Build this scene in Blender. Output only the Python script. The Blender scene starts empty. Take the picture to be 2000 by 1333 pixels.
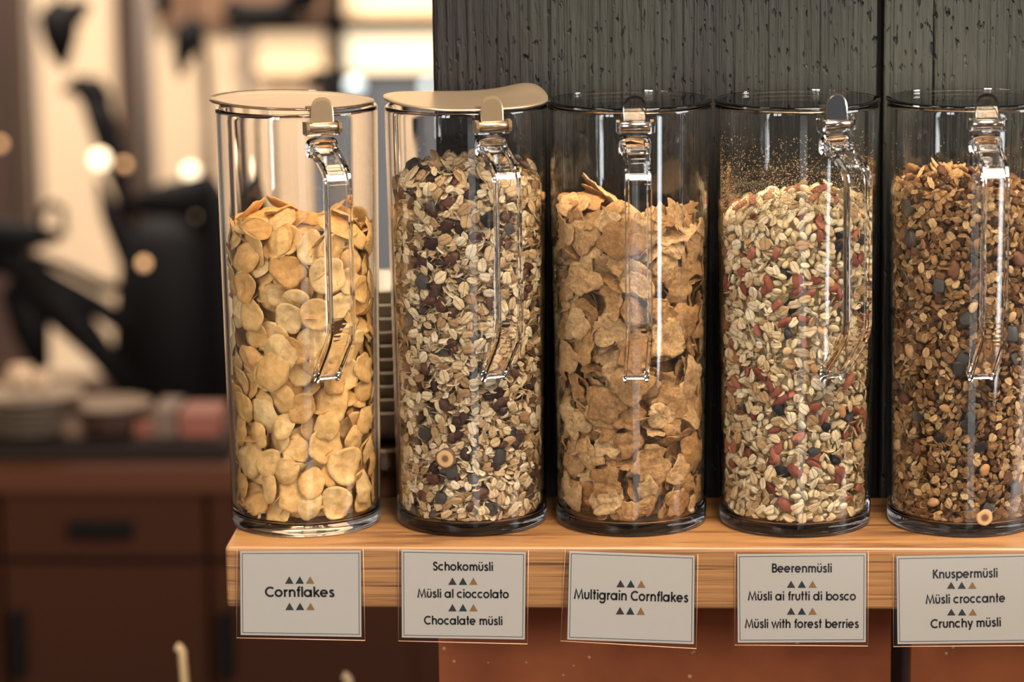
import bpy, bmesh, math, random
import numpy as np
from mathutils import Vector, Matrix

# ------------------------------------------------------------------ camera, world, lights
sc = bpy.context.scene
COL = sc.collection
CAM = np.array([0.0619, -2.1551, 0.5529])
YAW, PITCH, ROLL, FPX = -0.0571, 0.1929, -0.0124, 6004.75
_c, _s = math.cos(YAW), math.sin(YAW)
FW = np.array([_s*math.cos(PITCH), _c*math.cos(PITCH), -math.sin(PITCH)])
_rt = np.array([_c, -_s, 0.0]); _up = np.cross(_rt, FW)
RT = math.cos(ROLL)*_rt + math.sin(ROLL)*_up
UP = -math.sin(ROLL)*_rt + math.cos(ROLL)*_up
cam = bpy.data.cameras.new('camera'); camo = bpy.data.objects.new('camera', cam); COL.objects.link(camo)
camo.matrix_world = Matrix(((RT[0], UP[0], -FW[0], CAM[0]), (RT[1], UP[1], -FW[1], CAM[1]), (RT[2], UP[2], -FW[2], CAM[2]), (0, 0, 0, 1)))
cam.sensor_width = 36; cam.lens = FPX/2000*36
cam.dof.use_dof = True; cam.dof.focus_distance = 2.15; cam.dof.aperture_fstop = 4.2; cam.dof.aperture_blades = 0
cam.clip_start = 0.05; cam.clip_end = 60
sc.camera = camo

def at(u, v, y):
    """world point seen at photo position (u, v) on the plane y = const (for laying out the far room)"""
    d = FW*FPX + RT*(u-1000) + UP*(666.5-v)
    return CAM + d*(y-CAM[1])/d[1]

w = bpy.data.worlds.new('world'); sc.world = w; w.use_nodes = True
w.node_tree.nodes['Background'].inputs[0].default_value = (0.62, 0.55, 0.48, 1)
w.node_tree.nodes['Background'].inputs[1].default_value = 0.095
sc.view_settings.view_transform = 'Standard'; sc.view_settings.look = 'None'
sc.view_settings.gamma = 1.0; sc.view_settings.exposure = 1.3; sc.view_settings.use_curve_mapping = False
sc.cycles.max_bounces = 14; sc.cycles.transmission_bounces = 12; sc.cycles.glossy_bounces = 5
sc.cycles.transparent_max_bounces = 24; sc.cycles.diffuse_bounces = 3
sc.cycles.sample_clamp_indirect = 6.0

def area(name, loc, target, sx, sy, power, color, spread=math.pi):
    l = bpy.data.lights.new(name, 'AREA'); l.shape = 'RECTANGLE'; l.size = sx; l.size_y = sy
    l.energy = power; l.color = color; l.spread = spread
    o = bpy.data.objects.new(name, l); COL.objects.link(o); o.location = loc
    o.rotation_euler = (Vector(target)-Vector(loc)).to_track_quat('-Z', 'Y').to_euler()
    return o
area('ceiling_light', (0.55, -0.95, 1.70), (0.05, 0.0, 0.1), 1.0, 0.8, 60, (1.0, 0.85, 0.68))
for x_ in (-1.33, -1.07):
    area('side_window_light', (x_, -2.45+(x_+1.2)*-0.5, 0.62), (0.0, 0.0, 0.15), 0.24, 1.2, 7, (0.93, 0.96, 1.0))
area('right_fill_light', (2.3, -0.35, 0.9), (0.2, 0.05, 0.3), 0.9, 1.2, 24, (0.95, 0.98, 1.0))  # added side light, rakes the plank grooves and brightens their right end
area('bowl_fill_light', (-0.42, -0.22, 1.25), (-0.15, 0.17, 0.05), 0.22, 0.22, 2.4, (1.0, 0.86, 0.68))  # added lamp without a fixture, brightens the bowl stack
# tall low panes of the room's front window, behind the photographer
for x_, p_ in ((0.62, 0.8), (3.6, 8.0)):
    area('front_window_light', (x_, -3.6, -0.62), (x_*0.98, 0.0, -0.62), 0.68, 0.78, p_, (0.90, 0.96, 1.0))
area('back_room_light', (-1.2, 3.2, 1.7), (-1.0, 5.2, -0.4), 1.6, 0.8, 80, (1.0, 0.86, 0.70))
area('back_counter_light', (-0.8, 1.2, 1.2), (-0.8, 1.9, -0.6), 0.8, 0.5, 1.3, (1.0, 0.75, 0.55))

# ------------------------------------------------------------------ helpers
def lin(c):
    return tuple(((x/255)/12.92 if x/255 <= 0.04045 else ((x/255+0.055)/1.055)**2.4) for x in c)

def L(c): return (*lin(c), 1)

def new_mat(name):
    m = bpy.data.materials.new(name); m.use_nodes = True
    nt = m.node_tree; b = nt.nodes['Principled BSDF']
    return m, nt, b

def plain(name, c, rough=0.5, metal=0.0, spec=0.5):
    m, nt, b = new_mat(name)
    b.inputs['Base Color'].default_value = L(c); b.inputs['Roughness'].default_value = rough
    b.inputs['Metallic'].default_value = metal; b.inputs['Specular IOR Level'].default_value = spec
    return m

def N(nt, t, **kw):
    n = nt.nodes.new(t)
    for k, v in kw.items():
        setattr(n, k, v)
    return n

def ramp(nt, stops, fac=None, interp='LINEAR'):
    r = N(nt, 'ShaderNodeValToRGB'); r.color_ramp.interpolation = interp
    e = r.color_ramp.elements
    while len(e) < len(stops): e.new(0.5)
    for el, (p, c) in zip(e, stops):
        el.position = p; el.color = L(c) if len(c) == 3 else c
    if fac is not None: nt.links.new(fac, r.inputs[0])
    return r

def mesh_obj(name, V, F, mat, parent=None, smooth=True, loc=None):
    me = bpy.data.meshes.new(name)
    me.from_pydata([tuple(map(float, v)) for v in V], [], [tuple(f) for f in F])
    bm_ = bmesh.new(); bm_.from_mesh(me); bmesh.ops.recalc_face_normals(bm_, faces=bm_.faces); bm_.to_mesh(me); bm_.free()
    if smooth: me.polygons.foreach_set('use_smooth', [True]*len(me.polygons))
    me.update()
    if mat: me.materials.append(mat)
    o = bpy.data.objects.new(name, me); COL.objects.link(o)
    if parent is not None: o.parent = parent
    if loc is not None: o.location = loc
    return o

def empty(name, loc=(0, 0, 0), rz=0.0):
    o = bpy.data.objects.new(name, None); COL.objects.link(o); o.location = loc; o.rotation_euler = (0, 0, rz)
    o.empty_display_size = 0.02
    return o

def tag(o, label=None, cat=None, group=None, kind=None):
    if label: o['label'] = label
    if cat: o['category'] = cat
    if group: o['group'] = group
    if kind: o['kind'] = kind
    return o

def lathe(prof, seg=64, closed=False):
    V = []; F = []; idx = []
    for (r, z) in prof:
        if r < 1e-7:
            idx.append([len(V)]); V.append((0, 0, z))
        else:
            idx.append(list(range(len(V), len(V)+seg)))
            for k in range(seg):
                a = 2*math.pi*k/seg; V.append((r*math.cos(a), r*math.sin(a), z))
    pairs = list(zip(idx, idx[1:])) + ([(idx[-1], idx[0])] if closed else [])
    for a, b in pairs:
        for k in range(seg):
            j = (k+1) % seg
            if len(a) == 1 and len(b) == 1: continue
            if len(a) == 1: F.append((a[0], b[j], b[k]))
            elif len(b) == 1: F.append((a[k], a[j], b[0]))
            else: F.append((a[k], a[j], b[j], b[k]))
    return V, F

def box(x0, x1, y0, y1, z0, z1, bev=0.0):
    """bevelled box as vertices and faces"""
    bm = bmesh.new(); bmesh.ops.create_cube(bm, size=1)
    for v in bm.verts:
        v.co = Vector(((x0+x1)/2+v.co.x*(x1-x0), (y0+y1)/2+v.co.y*(y1-y0), (z0+z1)/2+v.co.z*(z1-z0)))
    if bev > 0: bmesh.ops.bevel(bm, geom=list(bm.edges), offset=bev, segments=3, profile=0.5, affect='EDGES')
    bm.verts.index_update()
    V = [tuple(v.co) for v in bm.verts]; F = [tuple(v.index for v in f.verts) for f in bm.faces]; bm.free()
    return V, F

def join(*parts):
    V = []; F = []
    for v, f in parts:
        n = len(V); V += list(v); F += [tuple(i+n for i in q) for q in f]
    return V, F

def sweep(path, sec, frames=None, caps=True, closed=False):
    """sweep a closed section (list of (a, b)) along path; frames: list of (A, B) unit vectors for section axes"""
    V = []; F = []; n = len(sec); P = [Vector(p) for p in path]
    for i, p in enumerate(P):
        if frames: A, B = frames[i]
        else:
            t = (P[min(i+1, len(P)-1)]-P[max(i-1, 0)]).normalized()
            A = t.orthogonal().normalized() if i == 0 else (A - t*A.dot(t)).normalized()
            B = t.cross(A)
        A = Vector(A); B = Vector(B)
        for a, b in sec: V.append(tuple(p+A*a+B*b))
    for i in range(len(P)-1):
        for k in range(n):
            j = (k+1) % n
            F.append((i*n+k, i*n+j, (i+1)*n+j, (i+1)*n+k))
    if caps: F.append(tuple(range(n-1, -1, -1))); F.append(tuple(range((len(P)-1)*n, len(P)*n)))
    return V, F

def circle(r, n=12): return [(r*math.cos(2*math.pi*k/n), r*math.sin(2*math.pi*k/n)) for k in range(n)]

# ------------------------------------------------------------------ materials
def wood_mat(name, stops, scale=(1, 1, 1), rough=0.45, bump=0.15, axis='X'):
    m, nt, b = new_mat(name)
    g = N(nt, 'ShaderNodeNewGeometry'); mp = N(nt, 'ShaderNodeMapping')
    nt.links.new(g.outputs['Position'], mp.inputs['Vector'])
    s = {'X': (3.2, 26, 95), 'Z': (90, 60, 4)}[axis]
    mp.inputs['Scale'].default_value = tuple(a*b_ for a, b_ in zip(s, scale))
    n1 = N(nt, 'ShaderNodeTexNoise'); n1.inputs['Scale'].default_value = 1.0; n1.inputs['Detail'].default_value = 6; n1.inputs['Distortion'].default_value = 0.6
    nt.links.new(mp.outputs[0], n1.inputs['Vector'])
    mp2 = N(nt, 'ShaderNodeMapping'); nt.links.new(g.outputs['Position'], mp2.inputs['Vector'])
    mp2.inputs['Scale'].default_value = tuple(4*a*b_ for a, b_ in zip(s, scale))
    n2 = N(nt, 'ShaderNodeTexNoise'); n2.inputs['Scale'].default_value = 1.0; n2.inputs['Detail'].default_value = 4
    nt.links.new(mp2.outputs[0], n2.inputs['Vector'])
    mx = N(nt, 'ShaderNodeMath', operation='MULTIPLY_ADD'); mx.inputs[1].default_value = 0.35
    nt.links.new(n2.outputs[0], mx.inputs[0])
    ms = N(nt, 'ShaderNodeMath', operation='MULTIPLY'); ms.inputs[1].default_value = 0.72; nt.links.new(n1.outputs[0], ms.inputs[0])
    nt.links.new(ms.outputs[0], mx.inputs[2])
    r = ramp(nt, stops, mx.outputs[0]); nt.links.new(r.outputs[0], b.inputs['Base Color'])
    b.inputs['Roughness'].default_value = rough
    bp = N(nt, 'ShaderNodeBump'); bp.inputs['Strength'].default_value = bump; bp.inputs['Distance'].default_value = 0.002
    nt.links.new(mx.outputs[0], bp.inputs['Height']); nt.links.new(bp.outputs[0], b.inputs['Normal'])
    return m

def glass_mat(name, tint=(0.97, 0.955, 0.94), rough=0.0, ior=1.46):
    m, nt, b = new_mat(name)
    b.inputs['Base Color'].default_value = (*tint, 1); b.inputs['Roughness'].default_value = rough
    b.inputs['IOR'].default_value = ior; b.inputs['Transmission Weight'].default_value = 1.0
    return m

def clear_mat(name, tint=(1, 1, 1), rough=0.03, edge=(0.5, 0.42, 0.36), gloss=1.0):
    """thin clear acrylic: lets light straight through, reflects by fresnel, takes its tint where one looks along the sheet"""
    m, nt, b = new_mat(name); nt.nodes.remove(b); out = nt.nodes['Material Output']
    t = N(nt, 'ShaderNodeBsdfTransparent'); gl = N(nt, 'ShaderNodeBsdfGlossy'); gl.inputs['Roughness'].default_value = rough
    fr = N(nt, 'ShaderNodeFresnel'); fr.inputs['IOR'].default_value = 1.49
    mul = N(nt, 'ShaderNodeMath', operation='MULTIPLY', use_clamp=True); mul.inputs[1].default_value = gloss; nt.links.new(fr.outputs[0], mul.inputs[0])
    lw = N(nt, 'ShaderNodeLayerWeight'); lw.inputs['Blend'].default_value = 0.5
    r = ramp(nt, [(0.0, (*tint, 1)), (0.62, (*tint, 1)), (1.0, (*edge, 1))], lw.outputs['Facing'])
    nt.links.new(r.outputs[0], t.inputs['Color'])
    mx = N(nt, 'ShaderNodeMixShader'); nt.links.new(mul.outputs[0], mx.inputs[0]); nt.links.new(t.outputs[0], mx.inputs[1]); nt.links.new(gl.outputs[0], mx.inputs[2])
    nt.links.new(mx.outputs[0], out.inputs['Surface'])
    return m

def piece_mat(name, stops, nscale=300, rough=0.7, bump=0.4, mottle=None, spec=0.3, crease=None, bd=0.0006):
    """colour of each piece from its own random value, mottled with noise"""
    m, nt, b = new_mat(name)
    a = N(nt, 'ShaderNodeAttribute', attribute_name='rnd')
    r = ramp(nt, stops, a.outputs['Fac'])
    g = N(nt, 'ShaderNodeNewGeometry')
    n = N(nt, 'ShaderNodeTexNoise'); n.inputs['Scale'].default_value = nscale; n.inputs['Detail'].default_value = 5; n.inputs['Roughness'].default_value = 0.65
    nt.links.new(g.outputs['Position'], n.inputs['Vector'])
    mo = mottle or ((0.72, 0.68, 0.6), (1.18, 1.16, 1.12))
    r2 = ramp(nt, [(0.3, (*mo[0], 1)), (0.68, (*mo[1], 1))], n.outputs[0])
    mx = N(nt, 'ShaderNodeMix', data_type='RGBA', blend_type='MULTIPLY'); mx.inputs[0].default_value = 1
    nt.links.new(r.outputs[0], mx.inputs[6]); nt.links.new(r2.outputs[0], mx.inputs[7]); nt.links.new(mx.outputs[2], b.inputs['Base Color'])
    if crease:   # brown bran line along the middle of a rolled oat
        a2 = N(nt, 'ShaderNodeAttribute', attribute_name='across'); ab = N(nt, 'ShaderNodeMath', operation='ABSOLUTE'); nt.links.new(a2.outputs['Fac'], ab.inputs[0])
        cr = ramp(nt, [(0.02, (*crease, 1)), (0.10, (1, 1, 1, 1)), (0.75, (1, 1, 1, 1)), (1.0, (0.88, 0.8, 0.68, 1))], ab.outputs[0])
        mx2 = N(nt, 'ShaderNodeMix', data_type='RGBA', blend_type='MULTIPLY'); mx2.inputs[0].default_value = 1
        nt.links.new(mx.outputs[2], mx2.inputs[6]); nt.links.new(cr.outputs[0], mx2.inputs[7]); nt.links.new(mx2.outputs[2], b.inputs['Base Color'])
    b.inputs['Roughness'].default_value = rough; b.inputs['Specular IOR Level'].default_value = spec
    bp = N(nt, 'ShaderNodeBump'); bp.inputs['Strength'].default_value = bump; bp.inputs['Distance'].default_value = bd
    nt.links.new(n.outputs[0], bp.inputs['Height']); nt.links.new(bp.outputs[0], b.inputs['Normal'])
    return m

M = {}
M['oak'] = wood_mat('oak', [(0.37, (52, 31, 17)), (0.43, (94, 62, 35)), (0.52, (122, 85, 49)), (0.70, (138, 98, 58))], scale=(1.6, 1.6, 3.0), rough=0.42)
M['acrylic'] = clear_mat('clear_acrylic')
M['handle'] = glass_mat('moulded_acrylic', (0.99, 0.975, 0.96), 0.02)

# ------------------------------------------------------------------ the shelf, planks and cabinet
V, F = box(-0.2606, 1.1, -0.0796, 0.0665, -0.0446, 0.0, 0.0028)
sh = mesh_obj('oak_shelf', V, F, M['oak'], smooth=False)
for p in sh.data.polygons: p.use_smooth = False
tag(sh, 'thick oak shelf board carrying the row of cereal jars', 'shelf')

def char_mat():
    """charcoal painted, rough sawn timber: fine upright saw grooves and small torn pits as relief"""
    m, nt, b = new_mat('charcoal_sawn_timber')
    g = N(nt, 'ShaderNodeNewGeometry')
    def noise(scale, detail=3, dist=0.0, rough=0.5):
        mp = N(nt, 'ShaderNodeMapping'); mp.inputs['Scale'].default_value = scale; nt.links.new(g.outputs['Position'], mp.inputs['Vector'])
        n = N(nt, 'ShaderNodeTexNoise'); n.inputs['Scale'].default_value = 1; n.inputs['Detail'].default_value = detail
        n.inputs['Distortion'].default_value = dist; n.inputs['Roughness'].default_value = rough
        nt.links.new(mp.outputs[0], n.inputs['Vector']); return n
    groove = noise((260, 1, 5), 3, 0.3)
    fine = noise((700, 1, 60), 3)
    wav = N(nt, 'ShaderNodeTexWave', bands_direction='X'); wav.inputs['Scale'].default_value = 42; wav.inputs['Distortion'].default_value = 1.2
    wav.inputs['Detail'].default_value = 2; wav.inputs['Detail Scale'].default_value = 3
    mpw = N(nt, 'ShaderNodeMapping'); mpw.inputs['Scale'].default_value = (1, 1, 0.06); nt.links.new(g.outputs['Position'], mpw.inputs['Vector'])
    nt.links.new(mpw.outputs[0], wav.inputs['Vector'])
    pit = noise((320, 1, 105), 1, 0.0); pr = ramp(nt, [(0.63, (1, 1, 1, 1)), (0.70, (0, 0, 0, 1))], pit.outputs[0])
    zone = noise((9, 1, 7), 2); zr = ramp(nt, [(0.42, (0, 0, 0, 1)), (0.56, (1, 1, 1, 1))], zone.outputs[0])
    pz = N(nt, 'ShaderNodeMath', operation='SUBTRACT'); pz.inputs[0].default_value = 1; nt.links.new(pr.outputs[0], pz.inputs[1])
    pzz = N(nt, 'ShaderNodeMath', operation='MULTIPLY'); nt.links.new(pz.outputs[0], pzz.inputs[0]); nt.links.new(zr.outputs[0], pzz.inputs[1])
    h1 = N(nt, 'ShaderNodeMath', operation='MULTIPLY_ADD'); h1.inputs[1].default_value = 1.1; nt.links.new(groove.outputs[0], h1.inputs[0])
    w1 = N(nt, 'ShaderNodeMath', operation='MULTIPLY'); w1.inputs[1].default_value = 0.16; nt.links.new(wav.outputs[0], w1.inputs[0]); nt.links.new(w1.outputs[0], h1.inputs[2])
    h2 = N(nt, 'ShaderNodeMath', operation='MULTIPLY_ADD'); h2.inputs[1].default_value = 0.35; nt.links.new(fine.outputs[0], h2.inputs[0]); nt.links.new(h1.outputs[0], h2.inputs[2])
    h3 = N(nt, 'ShaderNodeMath', operation='MULTIPLY_ADD'); h3.inputs[1].default_value = -1.6; nt.links.new(pzz.outputs[0], h3.inputs[0]); nt.links.new(h2.outputs[0], h3.inputs[2])
    bp = N(nt, 'ShaderNodeBump'); bp.inputs['Strength'].default_value = 1.0; bp.inputs['Distance'].default_value = 0.0034
    nt.links.new(h3.outputs[0], bp.inputs['Height']); nt.links.new(bp.outputs[0], b.inputs['Normal'])
    big = noise((8, 1, 1.5), 3)
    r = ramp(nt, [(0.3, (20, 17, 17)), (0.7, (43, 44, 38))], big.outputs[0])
    mxp = N(nt, 'ShaderNodeMix', data_type='RGBA'); nt.links.new(pzz.outputs[0], mxp.inputs[0]); nt.links.new(r.outputs[0], mxp.inputs[6]); mxp.inputs[7].default_value = L((10, 9, 9)); nt.links.new(mxp.outputs[2], b.inputs['Base Color'])  # pits also darkened in the colour, as shade the relief leaves faint
    b.inputs['Roughness'].default_value = 0.5; b.inputs['Specular IOR Level'].default_value = 0.22
    return m
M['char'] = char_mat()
wall = empty('wall_back', (0.15, 0.067, -0.5)); tag(wall, kind='structure')
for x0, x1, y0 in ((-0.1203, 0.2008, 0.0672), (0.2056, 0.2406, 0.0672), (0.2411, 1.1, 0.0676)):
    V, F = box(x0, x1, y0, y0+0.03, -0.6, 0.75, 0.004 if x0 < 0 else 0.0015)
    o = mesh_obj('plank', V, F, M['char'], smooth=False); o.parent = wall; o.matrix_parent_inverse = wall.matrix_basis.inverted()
V, F = box(-0.116, 1.1, 0.0985, 0.112, -0.6, 0.75); o = mesh_obj('backing_board', V, F, plain('dark_backing', (24, 20, 20), 0.9), smooth=False)
o.parent = wall; o.matrix_parent_inverse = wall.matrix_basis.inverted()

def leather_mat(name):
    m, nt, b = new_mat(name)
    g = N(nt, 'ShaderNodeNewGeometry')
    n = N(nt, 'ShaderNodeTexNoise'); n.inputs['Scale'].default_value = 14; n.inputs['Detail'].default_value = 6; nt.links.new(g.outputs['Position'], n.inputs['Vector'])
    r = ramp(nt, [(0.3, (142, 72, 40)), (0.7, (174, 96, 54))], n.outputs[0])
    v = N(nt, 'ShaderNodeTexVoronoi'); v.inputs['Scale'].default_value = 75; nt.links.new(g.outputs['Position'], v.inputs['Vector'])
    n2 = N(nt, 'ShaderNodeTexNoise'); n2.inputs['Scale'].default_value = 60; n2.inputs['Detail'].default_value = 2; nt.links.new(g.outputs['Position'], n2.inputs['Vector'])
    ad = N(nt, 'ShaderNodeMath', operation='MULTIPLY_ADD'); ad.inputs[1].default_value = 0.30; nt.links.new(n2.outputs[0], ad.inputs[0]); nt.links.new(v.outputs['Distance'], ad.inputs[2])
    sp = ramp(nt, [(0.205, (1, 1, 1, 1)), (0.23, (0, 0, 0, 1))], ad.outputs[0])
    mx = N(nt, 'ShaderNodeMix', data_type='RGBA'); nt.links.new(sp.outputs[0], mx.inputs[0]); nt.links.new(r.outputs[0], mx.inputs[6]); mx.inputs[7].default_value = L((206, 160, 120))
    nt.links.new(mx.outputs[2], b.inputs['Base Color']); b.inputs['Roughness'].default_value = 0.5; b.inputs['Specular IOR Level'].default_value = 0.2
    return m
M['cab'] = leather_mat('chestnut_panel')
cab = empty('cabinet', (0.15, 0.0, -0.6)); tag(cab, 'chestnut brown cabinet with crumb specks under the oak shelf', 'cabinet')
def child(o, p): o.parent = p; o.matrix_parent_inverse = p.matrix_basis.inverted(); return o
xa = at(857, 1300, -0.02)[0]; xb = at(1741, 1250, -0.02)[0]; xc = at(1779, 1300, -0.02)[0]
V, F = box(xa, xb, -0.02, -0.002, -0.9, -0.0446, 0.001); child(mesh_obj('door_panel', V, F, M['cab'], smooth=False), cab)
V, F = box(xc, 1.1, -0.02, -0.002, -0.9, -0.0446, 0.001); child(mesh_obj('door_panel', V, F, M['cab'], smooth=False), cab)
V, F = box(xa+0.004, 1.1, -0.001, 0.06, -0.9, -0.0446, 0.0); child(mesh_obj('carcass', V, F, plain('cabinet_carcass', (66, 40, 28), 0.6), smooth=False), cab)

# ------------------------------------------------------------------ jars
H, RB, RTOP, TW = 0.3018, 0.0540, 0.0575, 0.0032
def ro(z): return RB + (RTOP-RB)*z/H
def ri(z): return ro(z) - TW
JARS = [(-0.2118, -0.0030, 24, 'cornflakes'), (-0.0919, 0.0010, 21, 'choc'), (0.0234, 0.0005, 4.5, 'multi'), (0.1409, -0.0005, 24, 'berry'), (0.2611, 0.0010, 6, 'crunch')]
NAMES = {'cornflakes': 'golden cornflakes', 'choc': 'chocolate oat muesli', 'multi': 'brown multigrain flakes', 'berry': 'pale muesli with red berries', 'crunch': 'dark crunchy granola'}
M['champagne'] = plain('champagne_metal', (176, 150, 118), 0.28, 0.9)
M['steel'] = plain('polished_steel', (196, 184, 170), 0.16, 1.0)
M['tabclear'] = glass_mat('smoke_acrylic', (0.80, 0.74, 0.68), 0.03)
M['lidclear'] = clear_mat('lid_acrylic', (0.93, 0.92, 0.9), 0.02, (0.75, 0.66, 0.58))
M['lidwarm'] = clear_mat('reflection_tinted_lid', (0.82, 0.74, 0.64), 0.10, (0.7, 0.6, 0.5), 0.9)  # warm tint put in for the tan reflection on a clear lid
M['lidmetal'] = plain('brushed_lid_metal', (192, 168, 138), 0.33, 0.85)

def handle_geo():
    # profile path in (radial, z); tangential width
    pts = []
    def arc(p, q, r, n=6):  # rounded polyline handled below
        pass
    raw = [(ro(0.2785)+0.0022, 0.2785), (RTOP+0.004, 0.2785), (RTOP+0.036, 0.2640), (RTOP+0.038, 0.1530), (ro(0.118)+0.0035, 0.1190), (ro(0.116)+0.0001, 0.1165)]
    rad = [0, 0.002, 0.010, 0.012, 0.003, 0]
    P = []
    for i, p in enumerate(raw):
        if rad[i] == 0: P.append(Vector((p[0], p[1]))); continue
        a = Vector(raw[i-1]); b = Vector(p); c = Vector(raw[i+1])
        u = (a-b).normalized(); v = (c-b).normalized(); d = min(rad[i], (a-b).length*0.45, (c-b).length*0.45)
        for k in range(7):
            t = k/6; P.append((b+u*d)*(1-t)**2 + b*2*t*(1-t) + (b+v*d)*t*t)
    return P
HSEC = [(-9, -3.8), (-9, 3.8), (-8.6, 4.2), (-6.6, 4.2), (-6.0, 2.0), (6.0, 2.0), (6.6, 4.2), (8.6, 4.2), (9, 3.8), (9, -3.8), (8.6, -4.2), (6.6, -4.2), (6.0, -2.0), (-6.0, -2.0), (-6.6, -4.2), (-8.6, -4.2)]
HSEC = [(a*0.001, b*0.001) for a, b in HSEC]

def make_jar(i, x, y, az, kind):
    root = empty('cereal_jar', (x, y, 0), 0)
    desc = {'cornflakes': 'clear acrylic cereal jar two thirds full of golden cornflakes, tilted clear lid tinted for its tan reflection',
            'choc': 'clear acrylic cereal jar of chocolate oat muesli with a bent metal lid',
            'multi': 'clear acrylic cereal jar of large brown multigrain flakes, handle facing forward',
            'berry': 'clear acrylic cereal jar of pale muesli with red berries and dusty glass',
            'crunch': 'clear acrylic cereal jar of dark crunchy granola at the end of the row'}[kind]
    tag(root, desc, 'jar', 'clear cereal jars in a row on the oak shelf')
    prof = [(0, 0.0006), (RB-0.008, 0.0006), (RB-0.006, 0), (RB-0.003, 0.0), (RB-0.0012, 0.0006), (RB-0.0002, 0.002), (ro(0.004), 0.004), (ro(0.0055), 0.0055), (ro(0.010), 0.010)]
    prof += [(ro(z), z) for z in (0.05, 0.12, 0.2, 0.27, 0.2960, 0.2990)]
    prof += [(RTOP-0.0001, H-0.0012), (RTOP-0.0006, H-0.0003), (RTOP-0.0014, H), (RTOP-TW+0.0012, H), (RTOP-TW+0.0003, H-0.0006), (RTOP-TW, H-0.0016)]
    prof += [(ri(z), z) for z in (0.2985, 0.2955, 0.27, 0.2, 0.12, 0.05, 0.018)]
    prof += [(ri(0.012), 0.012), (ri(0.01)-0.0012, 0.0088), (ri(0.01)-0.004, 0.0078), (0, 0.0078)]
    V, F = lathe(prof, 112)
    o = mesh_obj('body', V, F, M['wall'], root)
    a = math.radians(az)
    rad = Vector((math.sin(a), -math.cos(a), 0)); tan = Vector((math.cos(a), math.sin(a), 0))
    def W(r, z, t=0): return rad*r + tan*t + Vector((0, 0, z))
    P = handle_geo(); path = [W(p.x, p.y) for p in P]; fr = []
    for k in range(len(P)):
        t = (P[min(k+1, len(P)-1)]-P[max(k-1, 0)]).normalized()
        fr.append((tan, rad*(-t.y)+Vector((0, 0, 1))*t.x))
    V, F = sweep(path, HSEC, fr)
    h = mesh_obj('handle', V, F, M['handle'], root, smooth=False)
    # mounting pad on the wall at the top of the handle
    sec = [(0.0115*math.copysign(abs(math.cos(t))**0.6, math.cos(t)), 0.0078*math.copysign(abs(math.sin(t))**0.6, math.sin(t))) for t in [2*math.pi*k/24 for k in range(24)]]
    V, F = sweep([W(ro(0.2785)+0.0001, 0.2785), W(RTOP+0.0018, 0.2785), W(RTOP+0.0024, 0.2785)], sec, [(tan, Vector((0, 0, 1)))]*2+[(tan*0.9, Vector((0, 0, 0.9)))])
    mesh_obj('mounting_pad', V, F, M['handle'], root)
    hr, hz = RTOP+0.0050, H-0.0085
    tabm = {'cornflakes': M['champagne'], 'choc': M['champagne'], 'multi': M['tabclear'], 'berry': M['steel'], 'crunch': M['tabclear']}[kind]
    lidm = {'cornflakes': M['lidwarm'], 'choc': M['lidmetal'], 'multi': M['lidclear'], 'berry': M['lidclear'], 'crunch': M['lidclear']}[kind]
    barm = M['champagne'] if kind in ('cornflakes', 'choc') else M['steel']
    V, F = sweep([W(hr, hz, t) for t in (-0.0105, -0.0100, 0.0100, 0.0105)], circle(0.0031, 20),
                 [(rad*0.8, Vector((0, 0, 0.8))), (rad, Vector((0, 0, 1))), (rad, Vector((0, 0, 1))), (rad*0.8, Vector((0, 0, 0.8)))])
    mesh_obj('hinge_barrel', V, F, barm, root)
    for sgn in (-1, 1):   # clear ears that hold the barrel
        ear = [(-0.0062, -0.0052), (0.0034, -0.0040), (0.0042, -0.001), (0.0036, 0.0030), (0.0, 0.0042), (-0.0062, 0.0036)]
        V, F = sweep([W(hr, hz, sgn*0.0105), W(hr, hz, sgn*0.0128)], ear, [(rad, Vector((0, 0, 1)))]*2)
        mesh_obj('hinge_bracket', V, F, M['handle'] if kind not in ('cornflakes', 'choc') else M['champagne'], root, smooth=False)
    ledge = [(-0.0062, -0.0060), (0.0014, -0.0056), (0.0016, -0.0046), (-0.0062, -0.0044)]
    V, F = sweep([W(hr, hz, -0.012), W(hr, hz, 0.012)], ledge, [(rad, Vector((0, 0, 1)))]*2)
    mesh_obj('hinge_ledge', V, F, M['handle'], root, smooth=False)
    # lid: a thin disc, tilted or bent
    nr, na = 10, 72; V = []; F = []
    def zl(px, py):
        if kind == 'choc':
            th_ = math.atan2(py, px); q = min(1.05, (px*px+py*py)/RTOP**2)
            return 0.0012 + q*(0.0040*max(0, -math.cos(th_))**2 + 0.0075*math.exp(-((th_-0.72)/0.48)**2))
        if kind == 'cornflakes': return 0.0032 - 0.035*px
        return 0.0010
    R = RTOP+0.0006 if kind != 'cornflakes' else RTOP+0.0008
    ox = -0.0030 if kind == 'cornflakes' else 0
    for side in (0, 1):
        V.append((ox, 0, H+zl(0, 0)+0.0014*(1-side)))
        for r_ in range(1, nr+1):
            for k in range(na):
                t = 2*math.pi*k/na; rr = R*r_/nr; px, py = rr*math.cos(t), rr*math.sin(t)
                V.append((px+ox, py, H+zl(px, py)+0.0014*(1-side)))
    n1 = 1+nr*na
    for side in (0, 1):
        b = side*n1
        for k in range(na):
            j = (k+1) % na
            F.append((b, b+1+k, b+1+j) if not side else (b, b+1+j, b+1+k))
            for r_ in range(nr-1):
                q = (b+1+r_*na+k, b+1+(r_+1)*na+k, b+1+(r_+1)*na+j, b+1+r_*na+j); F.append(q if not side else q[::-1])
    for k in range(na):
        j = (k+1) % na; F.append((1+(nr-1)*na+k, n1+1+(nr-1)*na+k, n1+1+(nr-1)*na+j, 1+(nr-1)*na+j))
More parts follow.
